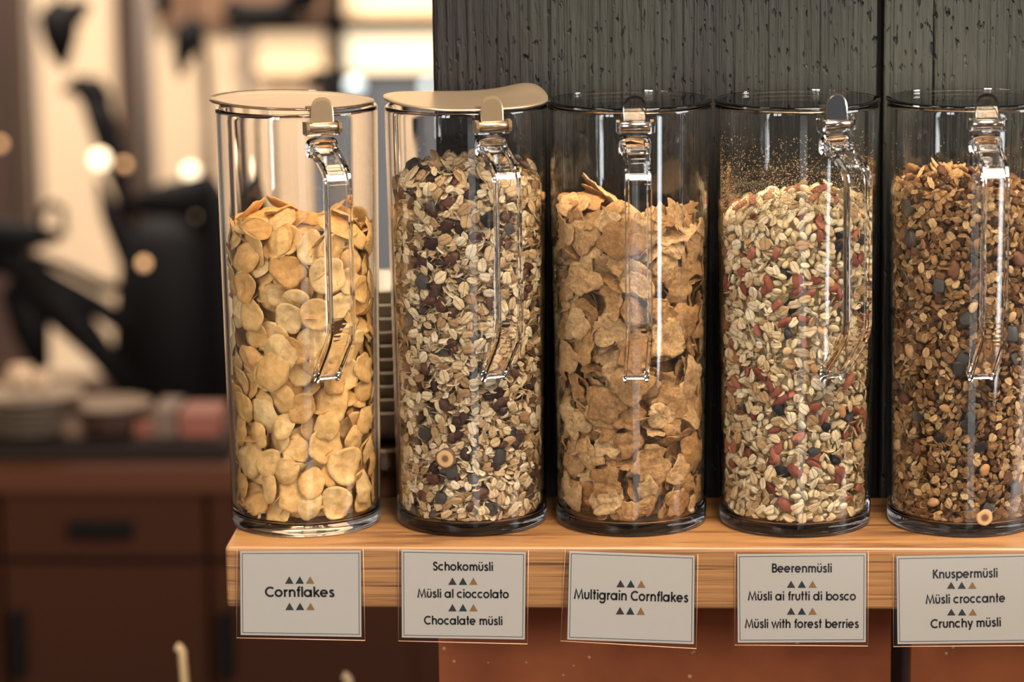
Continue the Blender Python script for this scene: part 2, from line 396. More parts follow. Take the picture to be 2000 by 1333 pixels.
    lid = mesh_obj('lid', V, F, lidm, root)
    # thumb tab: an upright arch rising from the barrel
    out = []; wv = 0.0082; ht = 0.0195; th = 0.0013
    for t in [math.pi*k/18 for k in range(19)]:
        out.append((wv*math.copysign(abs(math.cos(t))**0.75, math.cos(t)), 0.0085+(ht-0.0085)*math.sin(t)**0.9 if 0 < t < math.pi else 0.0085))
    out = [(wv*0.98, 0.0)] + out + [(-wv*0.98, 0.0)]
    V = []; F = []; n = len(out)
    lean = -0.10
    for s_, inset in ((0, 0.0009), (0.0005, 0), (th-0.0004, 0), (th, 0.0009)):
        for (p, q) in out:
            k = 1-inset/wv
            dish = 0
            V.append(tuple(W(hr-0.0010+s_+lean*q+dish, hz+q*k+0.001, p*k)))
    for r_ in range(3):
        for k in range(n):
            j = (k+1) % n; F.append((r_*n+k, r_*n+j, (r_+1)*n+j, (r_+1)*n+k))
    F.append(tuple(range(n-1, -1, -1))); F.append(tuple(range(3*n, 4*n)))
    tb = mesh_obj('thumb_tab', V, F, tabm, lid, smooth=False)
    if kind == 'berry':   # added dark face, painted to stand in for the tab's dark reflection
        V = []; F = []
        for s_ in (th-0.0002, th+0.00025):
            for (p, q) in out: V.append(tuple(W(hr-0.0010+s_+lean*q, hz+0.0004+q*0.93+0.001, p*0.84)))
        for k in range(n):
            j = (k+1) % n; F.append((k, j, n+j, n+k))
        F.append(tuple(range(n-1, -1, -1))); F.append(tuple(range(n, 2*n)))
        mesh_obj('inset', V, F, plain('tab_dark_reflection', (16, 17, 22), 0.35), tb, smooth=False)
    # strap that joins barrel and lid
    V, F = sweep([W(hr-0.001, hz+0.003), W(RTOP-0.001, H+0.0022), W(RTOP-0.010, H+zl((rad*(RTOP-0.01)).x, (rad*(RTOP-0.01)).y)+0.0019)],
                 [(-0.0078, -0.0005), (0.0078, -0.0005), (0.0078, 0.0005), (-0.0078, 0.0005)], [(tan, rad), (tan, Vector((0, 0, 1))), (tan, Vector((0, 0, 1)))])
    mesh_obj('strap', V, F, tabm, lid, smooth=False)
    return root

M['wall'] = glass_mat('clear_wall_acrylic', (0.985, 0.975, 0.965))
jar_roots = [make_jar(i, *j) for i, j in enumerate(JARS)]

# ------------------------------------------------------------------ cereal: pieces laid one over another on a height field
rng = np.random.default_rng(7)

class Field:
    def __init__(s, w_, h_, cell, periodic):
        s.w, s.h, s.c, s.per = w_, h_, cell, periodic
        s.nx, s.ny = int(round(w_/cell)), int(round(h_/cell))
        s.cx = w_/s.nx
        s.g = np.zeros((s.ny, s.nx))

def lay(f, cx, cy, sp, slope_max, jit, lim=None, edge=None):
    """rest one piece on the field at (cx, cy); returns its height and slopes or None"""
    a, b, th, cup, spin = sp['a'], sp['b'], sp['t'], sp['cup'], sp['spin']
    m = max(a, b); n = int(m/f.c)+1
    ix, iy = int(cx/f.cx), int(cy/f.c)
    jx = np.arange(ix-n, ix+n+1); jy = np.arange(iy-n, iy+n+1)
    jy = jy[(jy >= 0) & (jy < f.ny)]
    if not f.per: jx = jx[(jx >= 0) & (jx < f.nx)]
    if len(jx) == 0 or len(jy) == 0: return None
    X = (jx+0.5)*f.cx-cx; Y = (jy+0.5)*f.c-cy
    XX, YY = np.meshgrid(X, Y); c, s_ = math.cos(spin), math.sin(spin)
    U = XX*c+YY*s_; W_ = -XX*s_+YY*c
    if edge is not None:    # a piece standing on its edge: its footprint is narrow along the slope
        g = math.hypot(*edge); al = (XX*edge[0]+YY*edge[1])/g; e2 = al*(math.sqrt(1+g*g)-1)
        X2 = XX+e2*edge[0]/g; Y2 = YY+e2*edge[1]/g
        U = X2*c+Y2*s_; W_ = -X2*s_+Y2*c
    D = (U/a)**2+(W_/b)**2
    mask = D <= 1.0
    if mask.sum() < 2: return None
    gx_i = jx % f.nx
    sub = f.g[np.ix_(jy, gx_i)]
    hh = sub[mask]; xx = XX[mask]; yy = YY[mask]
    if edge is not None: sx, sy = edge
    else:
        A = np.c_[xx, yy, np.ones_like(xx)]
        try: co = np.linalg.lstsq(A, hh, rcond=None)[0]
        except Exception: return None
        sx = co[0]+rng.normal(0, jit); sy = co[1]+rng.normal(0, jit)
        g = math.hypot(sx, sy)
        if g > slope_max: sx *= slope_max/g; sy *= slope_max/g
    prof = cup*m*D[mask]
    pl = sx*xx+sy*yy+prof
    h0 = np.quantile(hh-pl, 0.93 if edge is None else 0.5)+th*0.5
    top = (h0+pl).max()+th*0.5
    if lim is not None and top > lim: return None
    f.g[np.ix_(jy, gx_i)] = np.where(mask, np.maximum(sub, h0+sx*XX+sy*YY+cup*m*D+th*0.5), sub)
    return h0, sx, sy

def flake_tpl(nr, na, wob, rough, th, edge=0.35, hf=0, vn=0):
    """thin rounded flake of unit radius: top and bottom sheets"""
    ph = rng.uniform(0, 6.28, 5); am = rng.normal(0, 1, 5)*np.array([0.5, 0.8, 0.6, 0.5, 0.4])
    def R(t): return 1+wob*sum(am[k]*np.cos((k+2)*t+ph[k]) for k in range(5))
    if hf:
        hv = rng.normal(0, hf, na)
    else: hv = np.zeros(na)
    q = rng.uniform(0, 6.28, 12)
    def bump(x, y): return rough*(0.5*np.sin(2.3*x+q[0])*np.cos(2.1*y+q[1])+0.3*np.sin(4.4*x+q[2]+1.3*y)*np.cos(4.1*y+q[3])+0.22*np.sin(7.9*x+q[4])*np.sin(7.3*y+q[5])+0.12*np.sin(13*x+q[6]+5*y)*np.sin(12*y+q[7]))
    V = []; F = []
    rr = [(k+1)/nr for k in range(nr)]
    for side in (1, -1):
        V.append((0, 0, bump(0, 0)+side*th*0.5))
        for r_ in rr:
            for k in range(na):
                t = 2*math.pi*k/na; e = R(t)*r_+hv[k]*r_*r_; x, y = e*math.cos(t), e*math.sin(t)
                V.append((x, y, bump(x, y)+side*th*0.5*(1 if r_ < 0.99 else edge)))
    n1 = 1+nr*na
    if vn:   # crinkles
        nz = rng.normal(0, vn, n1)
        V = [(x, y, z+nz[i % n1]) for i, (x, y, z) in enumerate(V)]
    for side in (0, 1):
        b = side*n1
        for k in range(na):
            j = (k+1) % na; t = (b, b+1+k, b+1+j); F.append(t if not side else t[::-1])
            for r_ in range(nr-1):
                q4 = (b+1+r_*na+k, b+1+(r_+1)*na+k, b+1+(r_+1)*na+j, b+1+r_*na+j); F.append(q4 if not side else q4[::-1])
    o = 1+(nr-1)*na
    for k in range(na):
        j = (k+1) % na; F.append((o+k, n1+o+k, n1+o+j, o+j))
    return np.array(V, float), F

def lump_tpl(nu, nv, wob, sq=1.0, crease=0.0):
    """rounded grain of unit size; sq < 1 squares it off"""
    q = rng.uniform(0, 6.28, 6); V = [(0, 0, 1)]; F = []
    for a in range(1, nu):
        p = math.pi*a/nu
        for b in range(nv):
            t = 2*math.pi*b/nv
            d = [math.sin(p)*math.cos(t), math.sin(p)*math.sin(t), math.cos(p)]
            d = [math.copysign(abs(c)**sq, c) for c in d]
            k = 1+wob*(math.sin(3*d[0]+q[0])*math.cos(3*d[1]+q[1])+0.6*math.sin(6*d[1]+q[2])*math.cos(5*d[2]+q[3])+0.5*math.sin(9*d[0]+q[4]+4*d[2]))
            k -= crease*math.exp(-(d[1]/0.16)**2)*(0.5+0.5*d[2])
            V.append((d[0]*k, d[1]*k, d[2]*k))
    V.append((0, 0, -1)); n = len(V)-1
    for b in range(nv):
        j = (b+1) % nv
        F.append((0, 1+b, 1+j)); F.append((n, n-nv+j, n-nv+b))
        for a in range(nu-2):
            F.append((1+a*nv+b, 1+(a+1)*nv+b, 1+(a+1)*nv+j, 1+a*nv+j))
    return np.array(V, float), F

class Bag:
    """collects pieces: some become objects of their own, the rest one stuff mesh for each kind"""
    def __init__(s): s.p = {}
    def add(s, kind, V, F, rnd, score, ly=None): s.p.setdefault(kind, []).append((V, F, rnd, score, np.ones(len(V)) if ly is None else ly))

def write_mesh(name, items, mat, origin):
    nv = sum(len(i[0]) for i in items)
    VV = np.concatenate([i[0] for i in items])-np.array(origin)
    loops = []; sizes = []; rn = np.empty(nv, np.float32); o = 0
    for V, F, r, _, _y in items:
        fl, fs = F
        loops.append(fl+o); sizes.append(fs); rn[o:o+len(V)] = r; o += len(V)
    loops = np.concatenate(loops); sizes = np.concatenate(sizes)
    me = bpy.data.meshes.new(name)
    me.vertices.add(nv); me.vertices.foreach_set('co', VV.astype(np.float32).ravel())
    me.loops.add(len(loops)); me.loops.foreach_set('vertex_index', loops.astype(np.int32))
    me.polygons.add(len(sizes)); st = np.r_[0, np.cumsum(sizes)[:-1]].astype(np.int32)
    me.polygons.foreach_set('loop_start', st)
    me.polygons.foreach_set('use_smooth', np.ones(len(sizes), bool))
    me.update(calc_edges=True)
    at_ = me.attributes.new('rnd', 'FLOAT', 'POINT'); at_.data.foreach_set('value', rn)
    at_ = me.attributes.new('across', 'FLOAT', 'POINT'); at_.data.foreach_set('value', np.concatenate([i[4] for i in items]).astype(np.float32))
    me.materials.append(mat)
    ob = bpy.data.objects.new(name, me); COL.objects.link(ob); ob.location = origin
    return ob

def pack(F):
    return (np.concatenate([np.array(f) for f in F]), np.array([len(f) for f in F]))

TPL = {}
TPL['cornflake'] = [flake_tpl(6, 28, 0.055, 0.16, 0.085, 0.45, 0.008) for _ in range(18)]
TPL['multigrain_flake'] = [flake_tpl(9, 36, 0.12, 0.20, 0.10, 0.5, 0.05, 0.022) for _ in range(18)]
TPL['oat_flake'] = [flake_tpl(3, 12, 0.08, 0.12, 0.17, 0.35, 0.03) for _ in range(14)]
for V_, _f in TPL['oat_flake']:   # the crease of a rolled oat
    V_[:, 2] -= 0.10*np.exp(-(V_[:, 1]/0.14)**2)*np.sign(V_[:, 2]-0.0)*0.5
TPL['chocolate_chunk'] = [lump_tpl(6, 10, 0.05, 0.42) for _ in range(6)]
TPL['raisin'] = [lump_tpl(8, 12, 0.16) for _ in range(6)]
TPL['puffed_grain'] = [lump_tpl(6, 10, 0.04, 1.0, 0.06) for _ in range(6)]
TPL['red_berry'] = [lump_tpl(8, 12, 0.09, 0.9) for _ in range(6)]
TPL['dark_berry'] = [lump_tpl(8, 12, 0.20) for _ in range(5)]
TPL['granola_cluster'] = [lump_tpl(8, 12, 0.22) for _ in range(10)]
TPL['dried_fruit'] = [lump_tpl(8, 12, 0.18) for _ in range(4)]
TPL['hazelnut_slice'] = [flake_tpl(5, 20, 0.09, 0.02, 0.34, 0.6)]
TPL['nut_piece'] = [lump_tpl(7, 12, 0.08) for _ in range(4)]
TPL = {k: [(v, pack(f)) for v, f in t] for k, t in TPL.items()}

S_ = lambda *a: a
M['cornflake'] = piece_mat('cornflake_skin', [(0, (230, 178, 108)), (0.35, (239, 194, 124)), (0.7, (244, 204, 138)), (1, (248, 216, 158))], 170, 0.55, 0.55, ((0.76, 0.64, 0.48), (1.05, 1.08, 1.12)), bd=0.0014)
M['multigrain_flake'] = piece_mat('multigrain_skin', [(0, (184, 138, 88)), (0.5, (210, 166, 112)), (1, (232, 196, 144))], 380, 0.75, 1.0, ((0.58, 0.49, 0.38), (1.10, 1.10, 1.10)), bd=0.0013)
M['oat_flake'] = piece_mat('oat_skin', [(0, (168, 132, 92)), (0.2, (206, 174, 130)), (0.55, (234, 210, 168)), (1, (248, 234, 204))], 500, 0.75, 0.5, ((0.78, 0.72, 0.64), (1.06, 1.06, 1.06)), crease=(0.5, 0.40, 0.30))
M['chocolate_chunk'] = piece_mat('dark_chocolate', [(0, (46, 40, 37)), (1, (88, 84, 80))], 300, 0.45, 0.3)
M['raisin'] = piece_mat('raisin_skin', [(0, (52, 32, 26)), (1, (104, 66, 48))], 420, 0.5, 0.9)
M['puffed_grain'] = piece_mat('puffed_grain_skin', [(0, (216, 190, 144)), (0.5, (236, 218, 174)), (1, (248, 236, 202))], 400, 0.7, 0.35, ((0.84, 0.8, 0.74), (1.06, 1.06, 1.06)))
M['red_berry'] = piece_mat('red_berry_skin', [(0, (122, 62, 48)), (0.5, (150, 84, 66)), (1, (178, 112, 90))], 380, 0.55, 0.6)
M['dark_berry'] = piece_mat('dark_berry_skin', [(0, (34, 32, 38)), (1, (70, 68, 72))], 420, 0.6, 0.9)
M['granola_cluster'] = piece_mat('granola_crust', [(0, (86, 54, 32)), (0.35, (144, 102, 60)), (0.75, (190, 148, 98)), (1, (222, 188, 138))], 650, 0.55, 1.0, ((0.5, 0.42, 0.32), (1.15, 1.15, 1.12)), bd=0.001)
M['dried_fruit'] = piece_mat('dried_fruit_skin', [(0, (78, 46, 32)), (1, (128, 84, 56))], 400, 0.5, 0.8)
M['nut_piece'] = piece_mat('nut_flesh', [(0, (196, 144, 94)), (1, (236, 208, 166))], 300, 0.6, 0.3)
M['granola_oat'] = piece_mat('toasted_oat_skin', [(0, (104, 68, 38)), (0.5, (172, 130, 82)), (1, (222, 188, 140))], 600, 0.7, 0.8, ((0.68, 0.6, 0.5), (1.12, 1.12, 1.1)), crease=(0.6, 0.5, 0.4))
def hazel_mat():
    m, nt, b = new_mat('hazelnut_cut')
    tc = N(nt, 'ShaderNodeTexCoord'); ln = N(nt, 'ShaderNodeVectorMath', operation='LENGTH'); nt.links.new(tc.outputs['Object'], ln.inputs[0])
    r = ramp(nt, [(0.0, (96, 62, 36)), (0.0022/0.01, (120, 80, 46)), (0.0034/0.01, (206, 164, 112)), (0.0056/0.01, (216, 178, 128)), (0.0066/0.01, (120, 84, 56))])
    sc_ = N(nt, 'ShaderNodeMath', operation='MULTIPLY'); sc_.inputs[1].default_value = 100; nt.links.new(ln.outputs['Value'], sc_.inputs[0]); nt.links.new(sc_.outputs[0], r.inputs[0])
    nt.links.new(r.outputs[0], b.inputs['Base Color']); b.inputs['Roughness'].default_value = 0.6
    return m
M['hazelnut_slice'] = hazel_mat()

# size (half length, half width, thickness in mm), cup, slope limit, slope jitter
KIND = {
 'cornflake': dict(a=(10.5, 15.5), ab=(0.76, 1.0), t=1.1, cup=0.18, slope=0.9, jit=0.30, edge=0.2),
 'multigrain_flake': dict(a=(10.0, 18.0), ab=(0.62, 1.0), t=1.6, cup=0.12, slope=1.0, jit=0.34, edge=0.22),
 'oat_flake': dict(a=(2.8, 5.7), ab=(0.55, 0.85), t=0.75, cup=0.07, slope=1.6, jit=0.45, edge=0.62),
 'small_oat': dict(a=(2.4, 4.0), ab=(0.6, 0.85), t=0.7, cup=0.07, slope=1.6, jit=0.5, edge=0.5),
 'chocolate_chunk': dict(a=(4.0, 6.0), ab=(0.8, 1.0), t=3.0, cup=0, slope=0.8, jit=0.3),
 'raisin': dict(a=(4.0, 6.5), ab=(0.6, 0.8), t=4.5, cup=0, slope=0.8, jit=0.3),
 'puffed_grain': dict(a=(3.6, 5.0), ab=(0.50, 0.64), t=4.0, cup=0, slope=1.0, jit=0.35),
 'red_berry': dict(a=(4.8, 7.2), ab=(0.42, 0.56), t=4.6, cup=0, slope=0.8, jit=0.3),
 'dark_berry': dict(a=(4.2, 6.5), ab=(0.65, 0.95), t=4.5, cup=0, slope=0.8, jit=0.3),
 'granola_cluster': dict(a=(2.8, 6.0), ab=(0.6, 0.95), t=4.4, cup=0, slope=1.0, jit=0.35),
 'dried_fruit': dict(a=(4.5, 7.5), ab=(0.55, 0.8), t=4.6, cup=0, slope=0.8, jit=0.2),
 'nut_piece': dict(a=(3.6, 6.0), ab=(0.6, 0.9), t=4.0, cup=0, slope=0.8, jit=0.3),
}
FLAT = {'cornflake', 'multigrain_flake', 'oat_flake', 'small_oat', 'hazelnut_slice'}

def fill(jar, mix, lim, cell, tries, top, singles, tries_top, names, extras=()):
    x0, y0 = JARS[jar][0], JARS[jar][1]
    zb = 0.0096
    Rin = lambda z: ri(z)-0.0004
    Rm = Rin(0.13)
    def m_top(x, y):
        r2 = (x*x+y*y)/Rm**2
        return top['z']+top.get('sx', 0)*x+top.get('sy', 0)*y+top.get('dome', 0)*(1-r2)-top.get('peak', (0, 0, 0, 1))[2]*0+ \
            top.get('peak', (0, 0, 0, 1))[2]*np.exp(-((x-top.get('peak', (0, 0, 0, 1))[0])**2+(y-top.get('peak', (0, 0, 0, 1))[1])**2)/top.get('peak', (0, 0, 0, 1))[3]**2)
    hgt = top['z']+0.03
    f = Field(2*math.pi*Rm, hgt, cell, True)
    # starting unevenness, so that pieces do not all lie flat
    gy, gx = np.mgrid[0:f.ny, 0:f.nx]
    for _ in range(14):
        kx = rng.integers(1, 18); ky = rng.uniform(0.5, 14); f.g += lim*0.05*np.cos(2*math.pi*kx*gx/f.nx+ky*2*math.pi*gy/f.ny+rng.uniform(0, 6.28))
    f.g = np.clip(f.g, 0, lim*0.35)
    kinds = list(mix); wts = np.array([mix[k] for k in kinds], float); wts /= wts.sum()
    bag = Bag(); order = 0
    def spec(k):
        K = KIND[k]; a = rng.uniform(*K['a'])*1e-3; b = a*rng.uniform(*K['ab'])
        tk = names.get(k, k); tpl = TPL['oat_flake' if k == 'small_oat' else k]; V, F = tpl[rng.integers(len(tpl))]
        return K, dict(a=a, b=b, t=K['t']*1e-3*(1 if k in FLAT else a*1e3*2/(K['a'][0]+K['a'][1])), cup=K['cup']*rng.choice([-1, 1], p=[0.35, 0.65])*rng.uniform(0.4, 1.4), spin=rng.uniform(0, math.pi)), V, F
    def local(k, sp, V):
        m = max(sp['a'], sp['b'])
        if k in FLAT:
            U = V[:, 0]*sp['a']; W_ = V[:, 1]*sp['b']; Z = V[:, 2]*m*(sp['t']/m/0.085 if k == 'cornflake' else 1)
            if k in ('oat_flake', 'small_oat'): Z = V[:, 2]*m
            if k in ('cornflake', 'multigrain_flake'): Z = V[:, 2]*m
            Z = Z+sp['cup']*m*((U/sp['a'])**2+(W_/sp['b'])**2)
        else:
            U = V[:, 0]*sp['a']; W_ = V[:, 1]*sp['b']; Z = V[:, 2]*sp['t']*0.5
        c, s_ = math.cos(sp['spin']), math.sin(sp['spin'])
        return U*c-W_*s_, U*s_+W_*c, Z
    hold = []
    for k, n in extras: hold += [k]*n
    rng.shuffle(hold)
    for it in range(tries):
        if it == int(tries*0.45):   # nuts, berries and chunks lying against the glass
            for k in hold:
                k = str(k); K, sp, V, F = spec(k)
                for _ in range(12):
                    th = rng.uniform(-1.45, 1.45); cs = (th+math.pi)*Rm; cz = rng.uniform(zb+sp['a'], float(m_top(Rm*math.sin(th), -Rm*math.cos(th)))-sp['a']*0.4)
                    if f.g[min(f.ny-1, int(cz/f.c)), int(cs/f.cx) % f.nx] < lim*0.9: break
                sx, sy = rng.normal(0, 0.15, 2); X, Y, Z = local(k, sp, V); hh = sx*X+sy*Y+Z; h0 = lim*rng.uniform(0.93, 1.0)-hh.max()
                r_ = sp['b']*1.0; yy, xx = np.mgrid[int((cz-r_)/f.c):int((cz+r_)/f.c)+1, int((cs-r_)/f.cx):int((cs+r_)/f.cx)+1]; ok = (yy >= 0) & (yy < f.ny)
                f.g[yy[ok], xx[ok] % f.nx] = np.maximum(f.g[yy[ok], xx[ok] % f.nx], lim*0.95)
                S = cs+X; rr = ri(cz+Y)-0.0004-(lim-(h0+hh)); t = S/Rm-math.pi
                bag.add(k, np.c_[x0+rr*np.sin(t), y0-rr*np.cos(t), cz+Y], F, rng.random(), 5, V[:, 1])
        k = kinds[rng.choice(len(kinds), p=wts)]
        if it > tries*0.72 and jar != 3: k = min([kk for kk in rng.choice(kinds, 2, p=wts)], key=lambda q: KIND[q]['t'])
        K, sp, V, F = spec(k)
        th = rng.uniform(-math.pi, math.pi)
        # most pieces are wanted on the side that faces the room
        if abs(th) > 2.0 and rng.random() < 0.6: continue
        cs = (th+math.pi)*Rm; m = max(sp['a'], sp['b'])
        edge = float(m_top(Rm*math.sin(th), -Rm*math.cos(th)))
        cz = rng.uniform(zb+sp['b']*0.25, edge-sp['b']*0.3)
        if it > tries*0.4:
            best = 9
            for _ in range(7):
                c2, z2 = rng.uniform(math.pi*0.35, math.pi*1.65)*Rm, rng.uniform(zb+sp['b']*0.25, edge-sp['b']*0.3)
                v2 = f.g[min(f.ny-1, int(z2/f.c)), int(c2/f.cx) % f.nx]
                if v2 < best: best = v2; cs, cz = c2, z2
            th = cs/Rm-math.pi
        ed = None; late = it > tries*0.55
        if not late and K.get('edge', 0) and rng.random() < K['edge']:
            gm = rng.uniform(1.4, 3.2)*rng.choice([-1, 1]); an = rng.normal(0, 0.45) if rng.random() < 0.8 else rng.uniform(0, 3.14)
            ed = (gm*math.sin(an), gm*math.cos(an))
        r = lay(f, cs, cz, sp, K['slope']*(0.6 if late else 1), K['jit']*(0.45 if late else 1), lim, ed)
        if r is None: continue
        order += 1
        h0, sx, sy = r
        X, Y, Z = local(k, sp, V)
        g2 = sx*sx+sy*sy
        if g2 > 0.01:   # keep the true size of a tilted piece
            q = (X*sx+Y*sy)/g2; kk = 1/math.sqrt(1+g2)-1
            X = X+q*sx*kk; Y = Y+q*sy*kk
        hh = h0+sx*X+sy*Y+Z
        S = cs+X; z = np.maximum(cz+Y, zb)
        rr = ri(z)-0.0004-(lim-np.minimum(hh, lim+0.0))
        t = S/Rm-math.pi
        P = np.c_[x0+rr*np.sin(t), y0-rr*np.cos(t), z]
        vis = (1 if abs(th) < 1.35 else 0)
        bag.add(k, P, F, rng.random(), vis*(2+order/1e5), V[:, 1])
    # the heap's upper surface
    n = int(2*Rm/cell); f2 = Field(2*Rm, 2*Rm, cell, False)
    gy, gx = np.mgrid[0:f2.ny, 0:f2.nx]; XX = (gx+0.5)*f2.cx-Rm; YY = (gy+0.5)*f2.c-Rm
    f2.g = m_top(XX, YY)-0.006; f2.g[(XX**2+YY**2) > Rm**2] -= 0.004
    for it in range(tries_top):
        k = kinds[rng.choice(len(kinds), p=wts)]
        K, sp, V, F = spec(k); m = max(sp['a'], sp['b'])
        rad = (Rm-m*0.75)*math.sqrt(rng.random()); an = rng.uniform(0, 2*math.pi); cx, cy = rad*math.cos(an), rad*math.sin(an)
        r = lay(f2, cx+Rm, cy+Rm, sp, K['slope']*0.8, K['jit']*0.8, None)
        if r is None: continue
        h0, sx, sy = r
        if h0 > m_top(cx, cy)+top.get('thick', 0.006): continue
        X, Y, Z = local(k, sp, V); hh = h0+sx*X+sy*Y+Z
        PX = cx+X; PY = cy+Y; rr = np.hypot(PX, PY); lim_r = Rin(0.2); kk = np.minimum(1, lim_r/np.maximum(rr, 1e-6))
        bag.add(k, np.c_[x0+PX*kk, y0+PY*kk, np.maximum(hh, zb)], F, rng.random(), 2+(h0-m_top(cx, cy))*3 if cy < Rm*0.6 else 1.5, V[:, 1])
    # dense heart of the heap, behind the loose pieces
    nseg = 40; prof_z = [zb, 0.06, 0.12, 0.18]
    V = []; F = []
    for a in range(nseg):
        t = 2*math.pi*a/nseg; e = float(m_top(Rm*math.sin(t)*0.9, -Rm*math.cos(t)*0.9))-0.007
        for q in range(6):
            z = zb+(e-zb)*q/5; r_ = ri(z)-0.0006-lim+0.0004; V.append((x0+r_*math.sin(t), y0-r_*math.cos(t), z))
    V.append((x0, y0, float(m_top(0, 0))-0.007)); ct = len(V)-1
    for a in range(nseg):
        b = (a+1) % nseg
        for q in range(5): F.append((a*6+q, b*6+q, b*6+q+1, a*6+q+1))
        F.append((a*6+5, b*6+5, ct))
    core_kind = kinds[0]
    bag.add(core_kind, np.array(V), pack(F), 0.2, -1)
    return bag

MATN = {'small_oat': 'oat_flake'}
def finish(jar, bag, singles, wordy, matn={}):
    x0, y0 = JARS[jar][0], JARS[jar][1]
    for k, items in bag.p.items():
        nm, label, cat, group, stuff_label = wordy[k]
        items.sort(key=lambda i: -i[3])
        n = min(singles.get(k, 0), sum(1 for i in items if i[3] >= 1))
        mat = M[matn.get(k, MATN.get(k, k))]
        for it in items[:n]:
            org = tuple(float(c) for c in it[0].mean(axis=0))
            h_ = (org[2]-0.01)/0.25; sd = (org[0]-x0)/RB
            zone = ('near the foot' if h_ < 0.2 else 'in the lower part' if h_ < 0.42 else 'halfway up' if h_ < 0.62 else 'in the upper part' if h_ < 0.8 else 'near the top')
            side = ' left' if sd < -0.35 else ' right' if sd > 0.35 else ' middle'
            o = write_mesh(nm, [it], mat, org); tag(o, label+', '+zone+side, cat, group+', '+zone+side)
        rest = items[n:]
        if rest:
            o = write_mesh(wordy[k][0], rest, mat, (x0, y0, 0.0))
            tag(o, stuff_label, cat, None, 'stuff')

zt = lambda u, v, jar: float(at(u, v, JARS[jar][1]-0.052)[2])
# cornflakes
b = fill(0, {'cornflake': 1}, 0.018, 0.001, 6000, dict(z=zt(583, 462, 0), sx=0.02, dome=0.004, peak=(-0.012, 0.01, 0.006, 0.02)), None, 260, {})
finish(0, b, {'cornflake': 290}, {'cornflake': ('cornflake', 'golden rounded cornflake heaped in the first clear jar', 'cereal', 'cornflakes in the first jar', 'cornflakes deep in the heap of the first jar')})
# chocolate muesli
b = fill(1, {'oat_flake': 1, 'chocolate_chunk': 0.03, 'raisin': 0.06}, 0.0105, 0.0008, 26000, dict(z=zt(912, 362, 1), sx=0.0, dome=0.008), None, 1600, {}, (('raisin', 80), ('chocolate_chunk', 13)))
finish(1, b, {'oat_flake': 300, 'chocolate_chunk': 60, 'raisin': 110}, {
  'oat_flake': ('oat_flake', 'beige rolled oat flake in the chocolate muesli', 'cereal', 'oat flakes in the chocolate muesli', 'mass of beige rolled oats filling the chocolate muesli jar'),
  'chocolate_chunk': ('chocolate_chunk', 'dark square chocolate chunk in the chocolate muesli', 'chocolate', 'chocolate chunks in the muesli', 'dark chocolate chunks deep in the chocolate muesli'),
  'raisin': ('raisin', 'dark brown raisin in the chocolate muesli jar', 'raisin', 'raisins in the chocolate muesli', 'dark brown raisins deep in the chocolate muesli')})
# multigrain flakes
b = fill(2, {'multigrain_flake': 1}, 0.021, 0.001, 5000, dict(z=zt(1230, 456, 2), sx=-0.16, sy=0.0, dome=0.004, peak=(-0.026, 0.012, 0.014, 0.022), thick=0.004), None, 200, {})
finish(2, b, {'multigrain_flake': 290}, {'multigrain_flake': ('multigrain_flake', 'crinkled brown multigrain flake heaped in the middle jar', 'cereal', 'multigrain flakes in the middle jar', 'multigrain flakes deep in the heap of the middle jar')})
# berry muesli
b = fill(3, {'puffed_grain': 0.60, 'oat_flake': 0.26, 'red_berry': 0.07, 'dark_berry': 0.02, 'nut_piece': 0.01}, 0.0105, 0.0008, 24000, dict(z=zt(1556, 440, 3), sx=0.07, dome=0.014), None, 1800, {}, (('red_berry', 52), ('dark_berry', 9), ('nut_piece', 5)))
finish(3, b, {'puffed_grain': 290, 'oat_flake': 290, 'red_berry': 110, 'dark_berry': 30, 'nut_piece': 30}, {
  'puffed_grain': ('puffed_grain', 'cream puffed grain in the jar of berry muesli', 'cereal', 'puffed grains in the berry muesli', 'mass of cream puffed grains filling the berry muesli jar'),
  'oat_flake': ('pale_oat', 'pale oat flake in the jar of berry muesli', 'cereal', 'oat flakes in the berry muesli', 'mass of pale oat flakes filling the berry muesli jar'),
  'red_berry': ('red_berry', 'elongated red dried berry in the jar of berry muesli', 'berry', 'red berries in the muesli', 'red berries deep in the berry muesli'),
  'dark_berry': ('dark_berry', 'shrivelled blue black dried berry in the berry muesli', 'berry', 'dark berries in the muesli', 'dark berries deep in the berry muesli'),
  'nut_piece': ('nut_piece', 'pale tan dried apple piece in the berry muesli', 'fruit', 'dried fruit pieces in the berry muesli', 'dried fruit pieces deep in the berry muesli')})
